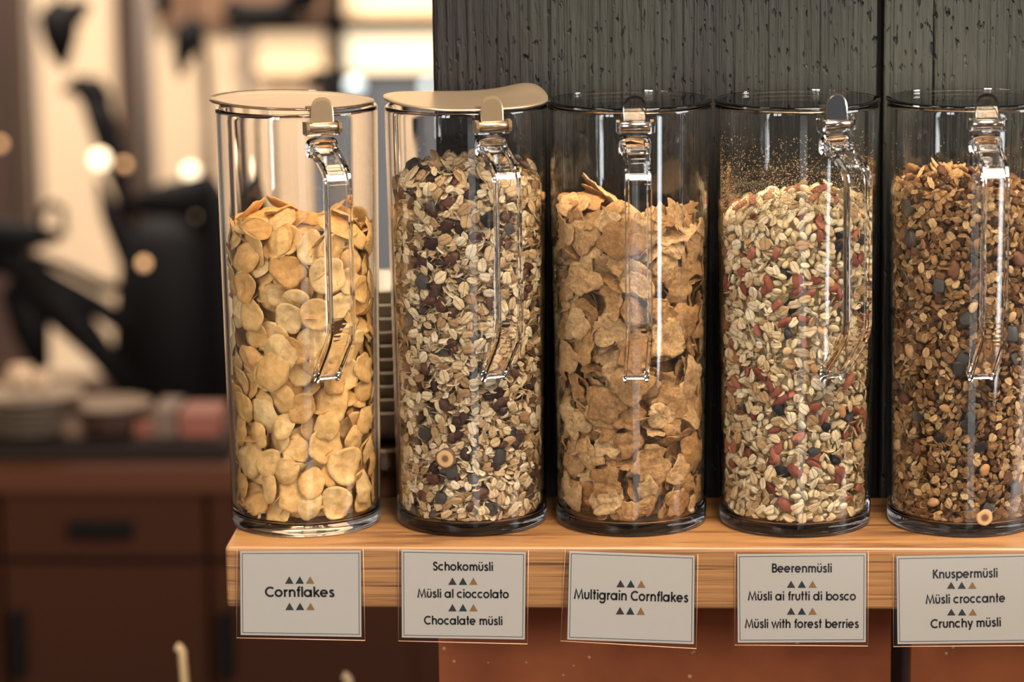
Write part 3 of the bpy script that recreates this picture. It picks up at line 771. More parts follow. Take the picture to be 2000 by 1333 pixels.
# crunchy muesli
b = fill(4, {'granola_cluster': 0.60, 'small_oat': 0.36, 'chocolate_chunk': 0.022, 'dried_fruit': 0.012, 'nut_piece': 0.008}, 0.0115, 0.0008, 24000, dict(z=zt(1900, 392, 4), sx=-0.10, dome=0.010), None, 1500, {}, (('chocolate_chunk', 18), ('dried_fruit', 12), ('nut_piece', 10)))
finish(4, b, {'granola_cluster': 290, 'small_oat': 290, 'chocolate_chunk': 40, 'dried_fruit': 20, 'nut_piece': 20}, {
  'granola_cluster': ('granola_cluster', 'knobbly toasted granola cluster in the crunchy muesli', 'cereal', 'granola clusters in the crunchy muesli', 'mass of toasted granola clusters filling the crunchy muesli jar'),
  'small_oat': ('toasted_oat', 'toasted brown oat flake in the jar of crunchy muesli', 'cereal', 'toasted oats in the crunchy muesli', 'mass of toasted oats filling the crunchy muesli jar'),
  'chocolate_chunk': ('chocolate_chunk', 'slate dark chocolate piece in the crunchy muesli', 'chocolate', 'chocolate pieces in the crunchy muesli', 'chocolate pieces deep in the crunchy muesli'),
  'dried_fruit': ('dried_fruit', 'brown dried fruit piece in the crunchy muesli', 'fruit', 'dried fruit in the crunchy muesli', 'dried fruit deep in the crunchy muesli'),
  'nut_piece': ('nut_piece', 'pale nut piece in the crunchy muesli', 'nut', 'nut pieces in the crunchy muesli', 'nut pieces deep in the crunchy muesli')}, {'small_oat': 'granola_oat'})
# hazelnut slices pressed against the glass
def slice_at(jar, u, v, size, label):
    x0, y0 = JARS[jar][:2]
    p = at(u, v, y0-0.045)
    r_ = ri(p[2])-0.0011; dx = max(-0.9, min(0.9, (p[0]-x0)/r_)); t = math.asin(dx)
    V, F = TPL['hazelnut_slice'][0]; V = V*size; n = Vector((math.sin(t), -math.cos(t), 0)); ta = Vector((math.cos(t), math.sin(t), 0))
    P = np.array([ta*a + Vector((0, 0, b_)) + n*c for a, b_, c in V])
    o = write_mesh('hazelnut_slice', [(P, F, 0.5, 1, P[:, 0]*0+1)], M['hazelnut_slice'], (0, 0, 0)); o.location = (x0+n.x*r_, y0+n.y*r_, p[2])
    tag(o, label, 'nut')
slice_at(1, 872, 893, 0.0074, 'cut hazelnut with a brown heart pressed against the chocolate muesli jar')
slice_at(4, 1921, 1008, 0.0058, 'pale cut hazelnut near the foot of the crunchy muesli jar')

# fine dust and crumbs clinging inside the berry jar, a little in the crunchy one
def dust(jar, n, z0, spread, zmax, name_label):
    x0, y0 = JARS[jar][:2]; items = []
    T = [np.array([(1, 0, 0), (-0.6, 0.8, 0), (-0.5, -0.8, 0.1), (0, 0, 0.9)]), np.array([(1, 0.1, 0), (-0.9, 0.5, 0), (-0.2, -0.6, 0.1), (0, 0, 0.5)])]
    F = pack([(0, 1, 2), (0, 3, 1), (1, 3, 2), (2, 3, 0)])
    for _ in range(n):
        th = rng.normal(-0.1, 0.75); z = z0+abs(rng.normal(0, spread))
        if z > zmax or abs(th) > 2.4: continue
        s_ = rng.uniform(0.00025, 0.0007)*(1.5 if rng.random() < 0.12 else 1); a = rng.uniform(0, 6.28)
        r_ = ri(z)-0.0002; n_ = np.array([math.sin(th), -math.cos(th), 0]); ta = np.array([math.cos(th), math.sin(th), 0]); up = np.array([0, 0, 1.0])
        V = T[rng.integers(2)]*s_; c, q = math.cos(a), math.sin(a)
        P = np.outer(V[:, 0]*c-V[:, 1]*q, ta)+np.outer(V[:, 0]*q+V[:, 1]*c, up)-np.outer(V[:, 2], n_)+n_*r_+np.array([x0, y0, z])
        items.append((P, F, rng.random(), 0, np.ones(4)))
    o = write_mesh('crumb_dust', items, M['oat_flake'], (x0, y0, 0)); tag(o, name_label, 'crumbs', None, 'stuff')
dust(3, 4200, float(at(1500, 420, -0.05)[2]), 0.022, 0.285, 'fine flour specks clinging inside the glass above the berry muesli')
dust(4, 260, float(at(1900, 380, -0.05)[2]), 0.020, 0.285, 'few fine specks clinging inside the glass above the crunchy muesli')

# ------------------------------------------------------------------ printed cards in clear sleeves
def arcp(cx, cy, r, a0, a1, n=14, ry=None):
    ry = ry or r
    return [(cx+r*math.cos(math.radians(a0+(a1-a0)*k/n)), cy+ry*math.sin(math.radians(a0+(a1-a0)*k/n))) for k in range(n+1)]
R_ = 0.40; AS = 1.40; CP = 1.36
def ring(cx=0.5): return [arcp(cx, 0.5, R_, 0, 360, 26)]
def seg(*p): return [list(p)]
G = {   # letter: (strokes as centre lines, advance); x-height 1
 'o': (ring(), 1.10), 'c': ([arcp(0.5, 0.5, R_, 48, 312, 20)], 0.98),
 'e': ([arcp(0.5, 0.5, R_, 0, 318, 22), [(0.12, 0.5), (0.98, 0.5)]], 1.10),
 'a': (ring()+seg((0.93, 0), (0.93, 1)), 1.17), 'd': (ring()+seg((0.93, 0), (0.93, AS)), 1.17),
 'b': (ring(0.63)+seg((0.2, 0), (0.2, AS)), 1.17), 'g': (ring()+[[(0.93, 1), (0.93, 0.05)]+arcp(0.53, 0.0, 0.40, 0, -155, 12)], 1.17),
 'l': (seg((0.2, 0), (0.2, AS)), 0.40), 'i': (seg((0.2, 0), (0.2, 1))+seg((0.2, 1.18), (0.2, 1.40)), 0.40),
 'k': (seg((0.2, 0), (0.2, AS))+seg((0.24, 0.46), (0.76, 0.99))+seg((0.40, 0.56), (0.82, 0.01)), 0.92),
 'n': (seg((0.2, 0), (0.2, 1))+[arcp(0.51, 0.59, 0.31, 180, 0, 12)+[(0.82, 0.0)]], 1.02),
 'h': (seg((0.2, 0), (0.2, AS))+[arcp(0.51, 0.59, 0.31, 180, 0, 12)+[(0.82, 0.0)]], 1.02),
 'm': (seg((0.2, 0), (0.2, 1))+[arcp(0.465, 0.625, 0.265, 180, 0, 12)+[(0.73, 0.0)]]+[arcp(0.995, 0.625, 0.265, 180, 0, 12)+[(1.26, 0.0)]], 1.46),
 'u': ([[(0.18, 1.0)]+arcp(0.48, 0.40, 0.30, 180, 360, 12)+[(0.78, 1.0)]], 0.96),
 'r': (seg((0.2, 0), (0.2, 1))+[arcp(0.50, 0.58, 0.30, 165, 75, 8)], 0.64),
 's': ([[(0.62, 0.80), (0.52, 0.90), (0.38, 0.91), (0.25, 0.84), (0.22, 0.71), (0.30, 0.60), (0.46, 0.50), (0.60, 0.40), (0.64, 0.27), (0.57, 0.14), (0.42, 0.085), (0.27, 0.12), (0.16, 0.24)]], 0.80),
 't': (seg((0.30, 0), (0.30, AS))+seg((0.08, 0.91), (0.54, 0.91)), 0.60),
 'f': ([[(0.30, 0), (0.30, 1.08), (0.33, 1.22), (0.41, 1.30), (0.56, 1.32)]]+seg((0.08, 0.91), (0.54, 0.91)), 0.58),
 'p': (ring(0.63)+seg((0.2, -0.4), (0.2, 1)), 1.17), 'w': (seg((0.08, 1), (0.38, 0.03), (0.66, 0.95), (0.94, 0.03), (1.24, 1)), 1.32),
 'y': (seg((0.09, 1), (0.45, 0.12))+seg((0.80, 1), (0.28, -0.40)), 0.88),
 'C': ([arcp(0.72, 0.68, 0.58, 47, 313, 24)], 1.28),
 'B': ([[(0.22, 0.1), (0.22, 1.26), (0.50, 1.26)]+arcp(0.50, 0.985, 0.275, 90, -90, 10)+[(0.22, 0.71)], [(0.50, 0.71)]+arcp(0.55, 0.405, 0.305, 90, -90, 12)+[(0.12, 0.10)]], 1.0),
 'K': (seg((0.22, 0), (0.22, CP))+seg((0.26, 0.62), (0.84, 1.34))+seg((0.42, 0.76), (0.96, 0.01)), 1.04),
 'M': (seg((0.12, 0), (0.34, 1.30), (0.76, 0.14), (1.18, 1.30), (1.40, 0)), 1.54),
 'S': ([[(0.78, 1.06), (0.70, 1.20), (0.54, 1.28), (0.36, 1.24), (0.26, 1.10), (0.28, 0.92), (0.42, 0.78), (0.62, 0.66), (0.78, 0.52), (0.80, 0.32), (0.70, 0.15), (0.52, 0.085), (0.34, 0.13), (0.20, 0.30)]], 0.98),
 ' ': ([], 0.50),
}
def stroke_mesh(pts, w_):
    P = [Vector(p) for p in pts]; V = []; F = []
    closed = (P[0]-P[-1]).length < 1e-4
    for i, p in enumerate(P):
        if closed and i in (0, len(P)-1): a, b = P[-2], P[1]
        else: a, b = P[max(i-1, 0)], P[min(i+1, len(P)-1)]
        d1 = (p-a).normalized() if (p-a).length > 1e-6 else (b-p).normalized(); d2 = (b-p).normalized() if (b-p).length > 1e-6 else d1
        t = (d1+d2).normalized() if (d1+d2).length > 1e-4 else d1
        k = 1/max(0.45, t.dot(d1)); n = Vector((-t.y, t.x))*w_*0.5*min(k, 2.0)
        V += [p+n, p-n]
    for i in range(len(P)-1): F.append((2*i, 2*i+1, 2*i+3, 2*i+2))
    return [tuple(v) for v in V], F
def text_geo(s, w_=0.265):
    V = []; F = []; x = 0
    for ch in s:
        base = {'ü': 'u'}.get(ch, ch); st, adv = G[base]
        parts = [stroke_mesh(q, w_) for q in st]
        if ch == 'ü': parts += [stroke_mesh(q, 0.2) for q in ([(0.30, 1.20), (0.30, 1.41)], [(0.66, 1.20), (0.66, 1.41)])]
        for v, f in parts:
            n = len(V); V += [(a+x, b) for a, b in v]; F += [tuple(i+n for i in q) for q in f]
        x += adv
    x0 = min(v[0] for v in V); x1 = max(v[0] for v in V)
    return [((a-x0)/(x1-x0), b) for a, b in V], F, (x1-x0)

M['paper'] = plain('card_paper', (186, 183, 178), 0.7)
M['ink'] = plain('black_ink', (22, 19, 20), 0.6)
M['frame_ink'] = plain('slate_frame_ink', (62, 68, 70), 0.6)
M['tri1'] = plain('umber_ink', (52, 42, 42), 0.6); M['tri2'] = plain('deep_teal_ink', (24, 44, 48), 0.6); M['tri3'] = plain('ochre_ink', (136, 104, 58), 0.6)
M['sleeve'] = clear_mat('clear_sleeve', (0.975, 0.96, 0.945), 0.10, (0.9, 0.86, 0.8), 0.6)
M['sleeve_edge'] = plain('sleeve_edge', (200, 158, 126), 0.3, 0, 0.5)
YC = -0.0806
def onc(u, v, dy=0.0): return at(u, v, YC+dy)
def card(paper, sleeve, rows, tris, label):
    P = [onc(*q) for q in paper]; c = sum(P)/4
    root = empty('name_card', tuple(c)); tag(root, label, 'label', 'printed name cards on the shelf edge')
    def put(name, pts, F, mat, smooth=False):
        return mesh_obj(name, [np.array(p)-c for p in pts], F, mat, root, smooth=smooth)
    # paper as a thin sheet
    Q = [onc(*q, 0.00025) for q in paper]
    put('paper', P+Q, [(0, 3, 2, 1), (4, 5, 6, 7), (0, 1, 5, 4), (1, 2, 6, 5), (2, 3, 7, 6), (3, 0, 4, 7)], M['paper'])
    # printed frame, inset
    def bil(s, t, dy=-0.00008):
        p = (1-t)*((1-s)*P[0]+s*P[1])+t*((1-s)*P[3]+s*P[2]); p = p.copy(); p[1] += dy; return p
    W_ = np.linalg.norm(P[1]-P[0]); Hh = np.linalg.norm(P[3]-P[0])
    a, b_ = 0.0013/W_, 0.0016/Hh; a2, b2 = a+0.00042/W_, b_+0.00042/Hh
    o_ = [(a, b_), (1-a, b_), (1-a, 1-b_), (a, 1-b_)]; i_ = [(a2, b2), (1-a2, b2), (1-a2, 1-b2), (a2, 1-b2)]
    put('printed_frame', [bil(*q) for q in o_+i_], [(k, (k+1) % 4, 4+(k+1) % 4, 4+k) for k in range(4)], M['frame_ink'])
    for s, u0, v0, u1, v1, xh in rows:
        V, F, wid = text_geo(s); A = onc(u0, v0, -0.00008); B = onc(u1, v1, -0.00008)
        ux = B-A; n = np.array([-ux[2], 0, ux[0]]); n /= np.linalg.norm(n); h = xh/2740.0
        put('lettering', [A+ux*p+n*h*q for p, q in V], F, M['ink'])
    for row in tris:
        for (u, vt, vb), m_ in zip(row, ('tri1', 'tri2', 'tri3')):
            put('triangle_mark', [onc(u-8.3, vb, -0.00008), onc(u+8.3, vb, -0.00008), onc(u, vt, -0.00008)], [(0, 1, 2)], M[m_])
    # the clear sleeve is larger than the card and shows its welded edge
    S = [onc(*q, -0.0006) for q in sleeve]; S2 = [onc(*q, -0.00045) for q in sleeve]
    put('sleeve', S+S2, [(0, 3, 2, 1), (4, 5, 6, 7), (0, 1, 5, 4), (1, 2, 6, 5), (2, 3, 7, 6), (3, 0, 4, 7)], M['sleeve'])
    for (i, j, r_) in ((3, 2, 0.00034), (0, 3, 0.00013), (1, 2, 0.00016)):
        V, F = sweep([tuple(S[i]-c+np.array([0, 0.0003, 0])), tuple(S[j]-c+np.array([0, 0.0003, 0]))], circle(r_, 8)); mesh_obj('sleeve_edge', V, F, M['sleeve_edge'], root)
def trow(us, vt, vb, sl=0.0): return [(u, vt+sl*(u-us[0]), vb+sl*(u-us[0])) for u in us]
card([(469, 1077), (705, 1076), (706, 1245), (470, 1241)], [(463, 1073), (709, 1073), (713, 1252), (462, 1247)],
     [('Cornflakes', 517.5, 1166.5, 653.8, 1167, 14.8)], [trow((565, 585.5, 605.7), 1126.5, 1141), trow((565.5, 586, 606.5), 1178, 1192.5)],
     'white printed name card reading Cornflakes under the leftmost jar')
card([(784, 1074), (1027, 1079), (1025, 1250), (785, 1246)], [(778, 1072), (1032, 1076), (1030, 1259), (778, 1253)],
     [('Schokomüsli', 845.5, 1115, 963, 1116, 12.6), ('Müsli al cioccolato', 815, 1168, 994, 1169.5, 12.6), ('Chocalate müsli', 828, 1220.5, 981.5, 1222, 12.6)],
     [trow((883.7, 904.2, 924.5), 1128.7, 1143.2), trow((883.7, 904.2, 924.7), 1180.5, 1195)],
     'white printed name card reading Schokomüsli, in three languages')
card([(1112, 1077), (1357, 1086), (1355, 1259), (1108, 1250)], [(1104, 1075), (1363, 1083), (1360, 1268), (1095, 1253)],
     [('Multigrain Cornflakes', 1120.5, 1170.5, 1344.5, 1177.5, 14.3)], [trow((1212, 1232, 1252.5), 1133.5, 1148, 0.02), trow((1211, 1231, 1251.5), 1186, 1201, 0.02)],
     'slightly tilted white name card reading Multigrain Cornflakes')
card([(1440, 1083), (1692, 1081), (1691, 1255), (1441, 1256)], [(1436, 1079), (1696, 1077), (1695, 1263), (1435, 1261)],
     [('Beerenmüsli', 1507.6, 1119, 1624.6, 1119, 12.8), ('Müsli ai frutti di bosco', 1460.5, 1173.5, 1671.8, 1173.5, 12.8), ('Müsli with forest berries', 1454.6, 1227.5, 1677.6, 1227.5, 12.8)],
     [trow((1545, 1566, 1587), 1134.7, 1149), trow((1545, 1566, 1587), 1187.4, 1201.5)],
     'white printed name card reading Beerenmüsli under the berry jar')
card([(1751, 1087), (2010, 1082), (2010, 1256), (1753, 1259)], [(1745, 1083), (2015, 1079), (2015, 1262), (1745, 1264)],
     [('Knuspermüsli', 1822, 1131, 1948.6, 1128.5, 13), ('Müsli croccante', 1807.6, 1180.5, 1963.3, 1177, 13), ('Crunchy müsli', 1817.4, 1228, 1955, 1224.5, 13)],
     [trow((1857.6, 1878.4, 1899), 1137, 1150.8), trow((1858, 1879, 1900), 1189.6, 1203)],
     'white printed name card reading Knuspermüsli, rightmost of the row')

# ------------------------------------------------------------------ steel bowls stacked behind the shelf
M['bowl'] = plain('satin_steel', (214, 196, 172), 0.40, 0.45)
M['black'] = plain('black_plastic', (20, 18, 19), 0.45)
YB = 0.20; xb_ = at(745, 800, YB)[0]; zb0 = at(757, 830, YB)[2]
stand = empty('bowl_stand', (xb_, YB, zb0-0.09)); tag(stand, 'dark round stand under the stacked steel bowls between two jars', 'stand')
V, F = lathe([(0, 0), (0.052, 0), (0.054, 0.003), (0.054, 0.030), (0.052, 0.033), (0, 0.033)], 40); mesh_obj('foot', V, F, M['black'], stand)
V, F = lathe([(0, 0.033), (0.050, 0.033), (0.050, 0.078), (0.046, 0.082), (0, 0.082)], 40); mesh_obj('drum', V, F, plain('bronze_drum', (120, 98, 78), 0.3, 1.0), stand)
prof = [(0, 0), (0.018, 0.0), (0.030, 0.003), (0.043, 0.014), (0.049, 0.026), (0.0515, 0.0268), (0.0518, 0.0282), (0.049, 0.0285), (0.0475, 0.027), (0.041, 0.0155), (0.029, 0.0048), (0, 0.002)]
for k in range(10):
    V, F = lathe(prof, 48); o = mesh_obj('steel_bowl', V, F, M['bowl'] if k < 7 else plain('cream_bowl', (214, 200, 176), 0.3), None); o.location = (xb_, YB, zb0-0.008+0.0106*k)
    tag(o, 'steel bowl in the stack behind the first two jars, '+['lowest', 'second', 'third', 'fourth', 'fifth', 'sixth', 'seventh'][k]+' from below' if k < 7 else 'cream bowl on the stack behind the first two jars, '+['lowest', 'middle', 'uppermost'][k-7]+' of three', 'bowl', 'bowls in the stack')

# pale curved spoon handles rising in front of the dark cabinets
M['pale_wood'] = plain('pale_beech', (222, 188, 140), 0.45)
def spoon(u, v, y, lean, label):
    p = at(u, v, y); t = empty('serving_spoon', (p[0], p[1], p[2]-0.26)); tag(t, label, 'spoon', 'serving spoons below the shelf')
    path = [(lean*0.2*math.sin(q*3.1)*0.25+0.004*q, 0.0, 0.05+0.205*q) for q in [k/14 for k in range(15)]]
    path += [(path[-1][0]-0.0022, 0, 0.258), (path[-1][0]-0.0052, 0, 0.2595)]
    V, F = sweep(path, [(a, b*0.6) for a, b in circle(0.0042, 12)]); mesh_obj('handle', V, F, M['pale_wood'], t)
    V, F = lathe([(0, 0), (0.012, 0.002), (0.022, 0.010), (0.026, 0.020), (0.024, 0.020), (0.020, 0.012), (0, 0.004)], 24)
    mesh_obj('spoon_bowl', [(x, yy, z*1.0+0.035) for x, yy, z in V], F, M['pale_wood'], t)
    return t
spoon(346, 1262, 0.45, 0.10, 'pale curved spoon handle rising below the cornflakes jar')
spoon(672, 1318, 0.45, 0.10, 'tip of a pale spoon handle showing under the first name card')

# ------------------------------------------------------------------ the room behind, far out of focus
def bx(name, u0, u1, v0, v1, y, dep, mat, parent=None, bev=0.0):
    A = at(u0, v0, y); B = at(u1, v1, y); A2 = at(u0, v1, y); x0, x1 = (A[0]+A2[0])/2, (B[0]+at(u1, v0, y)[0])/2
    z1, z0 = A[2], B[2]
    V, F = box(min(x0, x1), max(x0, x1), y, y+dep, min(z0, z1), max(z0, z1), bev)
    cx, cz = (x0+x1)/2, min(z0, z1)
    o = mesh_obj(name, [(a-cx, b-y, c-cz) for a, b, c in V], F, mat, None, smooth=False); o.location = (cx, y, cz)
    if parent is not None: child(o, parent)
    return o
def emis(name, c, s_):
    m, nt, b = new_mat(name); b.inputs['Base Color'].default_value = L(c); b.inputs['Emission Color'].default_value = L(c); b.inputs['Emission Strength'].default_value = s_
    return m
YW = 5.2
M['plaster'] = plain('cream_plaster', (204, 180, 152), 0.9)
M['grey_plaster'] = plain('grey_plaster', (86, 90, 98), 0.9)
M['post'] = wood_mat('dark_stained_post', [(0.3, (34, 20, 16)), (0.7, (60, 36, 26))], scale=(0.2, 0.2, 0.3), axis='Z', rough=0.6)
M['curtain'] = plain('grey_curtain', (120, 110, 106), 0.95)
M['soot'] = plain('matt_black', (9, 7, 8), 0.7, 0, 0.15)
bk = bx('wall_far', -900, 2600, -1900, 2600, YW, 0.1, M['plaster']); tag(bk, kind='structure')
o = bx('wall_far_grey', 655, 900, 140, 1500, YW-0.03, 0.02, M['grey_plaster']); tag(o, kind='structure')
fl = mesh_obj('floor', [(-6, -3.5, -1.2), (4, -3.5, -1.2), (4, 7, -1.2), (-6, 7, -1.2)], [(0, 1, 2, 3)], plain('brown_floor', (70, 50, 38), 0.5), smooth=False); tag(fl, kind='structure')
for n_, (u0, u1, v0, v1) in enumerate([(-80, 44, -600, 1200), (234, 262, -600, 1200)]):
    o = bx('trim_%d' % (n_+1), u0, u1, v0, v1, YW-0.12, 0.12, M['post']); tag(o, kind='structure')
o = bx('trim_3', 262, 292, 380, 1200, YW-0.10, 0.08, plain('red_brown_post', (104, 62, 40), 0.6)); tag(o, kind='structure')
def curtain(u0, u1, v0, v1, label, mat):
    y = YW-0.25; A = at(u0, v0, y); B = at(u1, v1, y); n = 28; V = []; F = []
    for k in range(n+1):
        x = A[0]+(B[0]-A[0])*k/n; yy = 0.03*math.sin(k*1.9)
        V += [(x, y+yy, A[2]), (x, y+yy, B[2])]
    for k in range(n): F.append((2*k, 2*k+1, 2*k+3, 2*k+2))
    o = mesh_obj('curtain', V, F, mat, None); md = o.modifiers.new('thick', 'SOLIDIFY'); md.thickness = 0.006; tag(o, label, 'curtain'); return o
curtain(46, 80, -300, 440, 'narrow grey curtain beside the left dark post, far out of focus', M['curtain'])
curtain(262, 304, -300, 390, 'grey curtain right of the second dark post, far out of focus', M['curtain'])
curtain(472, 500, 60, 480, 'narrow dark grey curtain behind the first jar lid, out of focus', plain('slate_curtain', (84, 78, 76), 0.9))
o = bx('trim_4', 292, 640, -500, 44, YW-0.05, 0.04, plain('brown_lintel', (112, 82, 60), 0.7)); tag(o, kind='structure')
o = bx('trim_5', -500, 1300, 742, 2600, YW-0.06, 0.05, plain('dark_wainscot', (58, 36, 26), 0.7)); tag(o, kind='structure')
# window with bars at the top right of the room
M['daylight'] = emis('lit_window_pane', (248, 226, 190), 0.6)
M['daylight2'] = emis('lit_window_pane_low', (240, 204, 160), 0.38)
win = empty('window_1', tuple(at(700, 60, YW-0.1))); tag(win, kind='structure')
for (u0, u1, v0, v1, mm) in ((668, 900, -140, 30, 'daylight2'), (668, 900, 66, 136, 'daylight'), (500, 636, 66, 140, 'daylight2')):
    bx('pane', u0, u1, v0, v1, YW-0.06, 0.01, M[mm], win)
for (u0, u1, v0, v1) in ((636, 668, -260, 240), (440, 900, 36, 60)): bx('window_bar', u0, u1, v0, v1, YW-0.14, 0.05, M['soot'], win)

def blob(pts, seg_r, y, name, parent, mat):
    """a dark bar or arm through the given picture points, round in section and tapering"""
    P = [at(u, v, y) for u, v in pts]; k = (y-CAM[1])/FPX
    V = []; F = []; n = 14
    for i, p in enumerate(P):
        a = P[max(i-1, 0)]; b = P[min(i+1, len(P)-1)]; t = (b-a)/np.linalg.norm(b-a)
        A = np.cross(t, [0, 1, 0]); A /= np.linalg.norm(A); B = np.array([0, 1.0, 0])
        for q in range(n): V.append(p+A*seg_r[i]*k*math.cos(2*math.pi*q/n)+B*seg_r[i]*k*0.8*math.sin(2*math.pi*q/n))
    for i in range(len(P)-1):
        for q in range(n): F.append((i*n+q, i*n+(q+1) % n, (i+1)*n+(q+1) % n, (i+1)*n+q))
    F.append(tuple(range(n))); F.append(tuple(range((len(P)-1)*n, len(P)*n)))
    o = mesh_obj(name, V, F, mat, None); 
    if parent is not None: child(o, parent)
    return o
def dark(name, label, cat, y, bits, group=None):
    p0 = at(*bits[0][0][0], y); r_ = empty(name, tuple(p0)); tag(r_, label, cat, group)
    for pts, rr, part in bits: blob(pts, rr, y, part, r_, M['soot'])
YD = 3.6
dark('hanging_lamp', 'black hanging lamp shade silhouetted at the upper left, out of focus', 'lamp', YD,
     [([(118, -90), (118, 0)], [4, 4], 'cord'), ([(112, 0), (114, 30), (116, 70), (120, 110), (126, 134)], [12, 42, 36, 22, 6], 'lamp_shade'), ([(118, 30), (150, 24), (170, 2)], [20, 24, 10], 'arm')])
dark('wall_lamp', 'black jointed lamp arm running down between the two dark posts', 'lamp', YD,
     [([(120, 178), (150, 168), (180, 180), (205, 205)], [4, 22, 34, 24], 'lamp_shade'), ([(185, 190), (200, 240), (225, 320), (238, 380), (262, 470)], [30, 30, 26, 18, 22], 'arm')])
dark('hanging_lamp', 'smaller black hanging lamp shade right of the second dark post', 'lamp', YD,
     [([(372, -90), (376, 40)], [3, 3], 'cord'), ([(388, 38), (370, 70), (356, 110), (352, 150)], [14, 34, 20, 7], 'lamp_shade'), ([(380, 70), (400, 110), (408, 240), (410, 400)], [16, 11, 9, 12], 'arm')])
dark('hanging_lamp', 'wide black lamp hanging above the first jar, cut by the frame top', 'lamp', YD,
     [([(440, 10), (480, 34), (540, 30), (600, -4)], [16, 28, 24, 20], 'lamp_shade'), ([(585, -60), (590, -10), (612, 20)], [14, 34, 12], 'arm'), ([(315, -30), (320, 14), (318, 34)], [18, 20, 6], 'pendant')])
dark('plant_pot', 'black bushy shape silhouetted under the window bars behind the first jar', 'plant', YD,
     [([(596, 176), (618, 150), (640, 158), (660, 172), (676, 160)], [4, 20, 24, 26, 6], 'foliage'), ([(640, 170), (648, 205), (650, 280)], [22, 26, 18], 'pot')])
dark('coffee_machine', 'large black coffee machine on the counter, far out of focus', 'machine', 3.0,
     [([(330, 420), (330, 470), (325, 620), (320, 900)], [50, 92, 105, 115], 'housing'), ([(400, 350), (425, 420), (440, 640), (440, 900)], [22, 42, 48, 50], 'boiler'), ([(190, 350), (215, 420), (260, 500), (290, 520)], [5, 20, 34, 40], 'arm'), ([(250, 400), (330, 395), (420, 370)], [14, 40, 36], 'lid')])
dark('folding_chair', 'black folding chair frame leaning left of the coffee machine', 'chair', 2.7,
     [([(-40, 470), (30, 462), (118, 462)], [42, 34, 12], 'seat'), ([(76, 468), (82, 412), (102, 398), (122, 410), (126, 462)], [6, 8, 9, 8, 6], 'backrest'),
      ([(-20, 500), (40, 520), (110, 560), (190, 600), (250, 640)], [30, 30, 26, 22, 20], 'leg'), ([(30, 540), (120, 600), (190, 680), (250, 760)], [40, 44, 30, 20], 'leg'), ([(60, 500), (120, 520), (200, 560), (240, 566)], [6, 10, 14, 10], 'stretcher'), ([(30, 560), (60, 640), (80, 720)], [34, 40, 20], 'leg')])
# small warm lamps, each a globe
M['bulb'] = emis('warm_bulb', (255, 232, 196), 1.2); M['bulb2'] = emis('soft_bulb', (240, 186, 130), 0.6); M['bulb3'] = emis('cool_bulb', (206, 222, 226), 0.6)
for (u, v, r_, y, mm, lab) in ((195, 312, 17, 3.4, 'bulb', 'bright warm lamp globe beside the jointed lamp arm'), (243, 322, 8, 3.4, 'bulb2', 'small dim lamp globe just right of the bright one'),
        (372, 336, 14, 3.4, 'bulb', 'bright warm lamp globe left of the cornflakes jar'), (407, 354, 9, 3.4, 'bulb2', 'small lamp globe touching the edge of the cornflakes jar'),
        (281, 515, 10, 2.6, 'bulb2', 'small lamp globe shining on the dark coffee machine'), (693, 168, 17, 3.6, 'bulb3', 'pale bluish lamp globe behind the first jar lid'),
        (0, 282, 8, 3.4, 'bulb2', 'dim lamp globe at the left picture edge'), (836, 170, 12, 3.6, 'bulb3', 'pale bluish lamp globe half hidden by the dark planks')):
    V, F = lathe([(0, -1)]+[(math.cos(t), math.sin(t)) for t in [math.pi*(k/10-0.5) for k in range(1, 10)]]+[(0, 1)], 20)
    k = (y-CAM[1])/FPX*r_; p = at(u, v, y); o = mesh_obj('lamp_globe', [(a*k, b*k, c*k) for a, b, c in V], F, M[mm]); o.location = tuple(p)
    tag(o, lab, 'lamp', 'lamp globes in the room behind')

# back counter
M['counter'] = plain('brown_counter_wood', (76, 44, 26), 0.5, 0, 0.15)
M['counter_front'] = plain('dark_brown_front', (56, 30, 18), 0.6, 0, 0.1)
YK = 1.75
kt = at(200, 908, YK)[2]; xr = at(1150, 950, YK)[0]; xl = at(-400, 950, YK)[0]
cb = empty('sideboard', (xr-1.0, YK, -1.2)); tag(cb, 'long dark brown sideboard with drawers behind the shelf', 'sideboard')
def cpart(name, x0, x1, y0, y1, z0, z1, mat, bev=0.002):
    V, F = box(x0, x1, y0, y1, z0, z1, bev); return child(mesh_obj(name, V, F, mat, smooth=False), cb)
cpart('worktop', xl-0.1, xr+0.2, YK-0.02, YK+0.22, kt-0.035, kt, M['counter'])
cpart('body', xl-0.1, xr+0.2, YK+0.01, YK+0.2, -1.2, kt-0.036, M['counter_front'])
zA = at(200, 940, YK)[2]; zB = at(200, 1086, YK)[2]; zC = at(200, 1100, YK)[2]
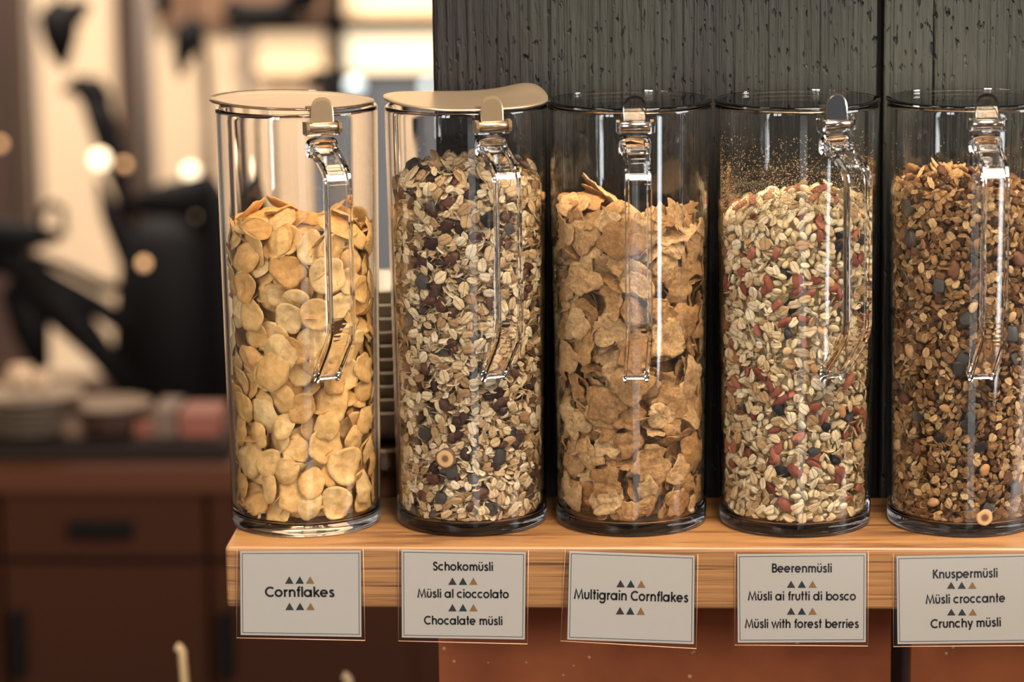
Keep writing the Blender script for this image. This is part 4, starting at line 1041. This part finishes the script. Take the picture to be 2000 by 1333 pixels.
for (u0, u1) in ((8, 400), (412, 800), (-390, -4)):
    x0, x1 = at(u0, 1000, YK)[0], at(u1, 1000, YK)[0]
    d_ = cpart('drawer', x0, x1, YK-0.012, YK+0.01, zB, zA, M['counter_front'])
    m_ = (u0+u1)/2; hx0, hx1 = at(m_-62, 1026, YK)[0], at(m_+62, 1026, YK)[0]; hz = at(m_, 1026, YK)[2]
    V, F = box(hx0, hx1, YK-0.026, YK-0.012, hz-0.010, hz+0.010, 0.003); h_ = mesh_obj('handle', V, F, M['soot'], smooth=False); h_.parent = d_
    h_.matrix_parent_inverse = (cb.matrix_basis @ d_.matrix_parent_inverse).inverted()
    d_ = cpart('door', x0, x1, YK-0.012, YK+0.01, -1.15, zC, M['counter_front'])
    hx = at(u0+36, 1240, YK)[0]; V, F = box(hx-0.009, hx+0.009, YK-0.03, YK-0.012, at(0, 1310, YK)[2], at(0, 1185, YK)[2], 0.003); h_ = mesh_obj('handle', V, F, M['soot'], smooth=False); h_.parent = d_
    h_.matrix_parent_inverse = (cb.matrix_basis @ d_.matrix_parent_inverse).inverted()
# things on the sideboard
ry0 = YK+0.02; rz = at(200, 866, ry0)[2]
V, F = box(at(-140, 900, ry0)[0], at(446, 900, ry0)[0], ry0, YK+0.2, kt+0.0004, rz, 0.002); o = mesh_obj('serving_riser', V, F, plain('dark_riser', (30, 20, 17), 0.6, 0, 0.2), smooth=False)
tag(o, 'low dark riser on the sideboard carrying plates, cups and cartons', 'riser'); rz += 0.0006
ORD = ['topmost', 'second from the top', 'third from the top', 'fourth from the top', 'fifth from the top', 'sixth from the top', 'seventh from the top']
def plate_stack(u, y, r_, n, mat, label):
    p = at(u, 900, y)
    for k in range(n):
        V, F = lathe([(0, 0), (r_*0.6, 0), (r_*0.95, 0.008), (r_, 0.011), (r_*0.97, 0.012), (r_*0.58, 0.004), (0, 0.003)], 32)
        o = mesh_obj('plate', V, F, mat); o.location = (p[0], y, rz+k*0.0085); tag(o, label+', '+ORD[n-1-k], 'plate', 'plates stacked on the sideboard')
plate_stack(60, YK+0.09, 0.075, 6, plain('pale_plate', (92, 76, 64), 0.3), 'pale plate in the stack at the left end')
plate_stack(215, YK+0.10, 0.06, 4, plain('brown_plate', (70, 46, 34), 0.35), 'brown plate in the stack beside the pale plates')
for (u0, u1, v0, c_, lab) in ((300, 345, 800, (96, 76, 62), 'small beige carton on the sideboard beside the pink box'), (350, 430, 808, (120, 66, 52), 'pink red box on the sideboard beside the cornflakes jar'),
                         (262, 300, 830, (110, 60, 44), 'little brown carton left of the beige one'), (120, 165, 815, (96, 72, 56), 'dim brown carton between the plate stacks')):
    y = YK+0.05; x0, x1 = at(u0, 870, y)[0], at(u1, 870, y)[0]; zt_ = at(u0, v0, y)[2]
    V, F = box(0, x1-x0, 0, 0.08, 0, max(0.02, zt_-rz), 0.002); o = mesh_obj('carton', V, F, plain('carton_%d' % u0, c_, 0.6), smooth=False); o.location = (x0, y, rz); tag(o, lab, 'box')
M['bowlglass'] = plain('pale_glassware', (190, 160, 130), 0.2)
for (u, v, r_) in ((40, 712, 26), (80, 745, 19), (20, 760, 16), (330, 752, 16)):
    y = YK+0.1; p = at(u, v, y); k = (y-CAM[1])/FPX*r_
    V, F = lathe([(0, 0), (k*0.5, 0), (k*0.95, k*0.6), (k, k*1.4), (k*0.92, k*1.9), (k*0.86, k*1.9), (k*0.9, k*1.3), (0, k*0.3)], 24)
    o = mesh_obj('glass_cup', V, F, M['bowlglass']); o.location = (p[0], y, rz+6*0.0085+0.004 if u < 100 else rz); 
    tag(o, {40: 'pale cup on top of the plate stack', 80: 'pale cup at the right edge of the plate stack', 20: 'pale cup at the left edge of the plate stack', 330: 'small pale cup behind the beige carton'}[u], 'cup')
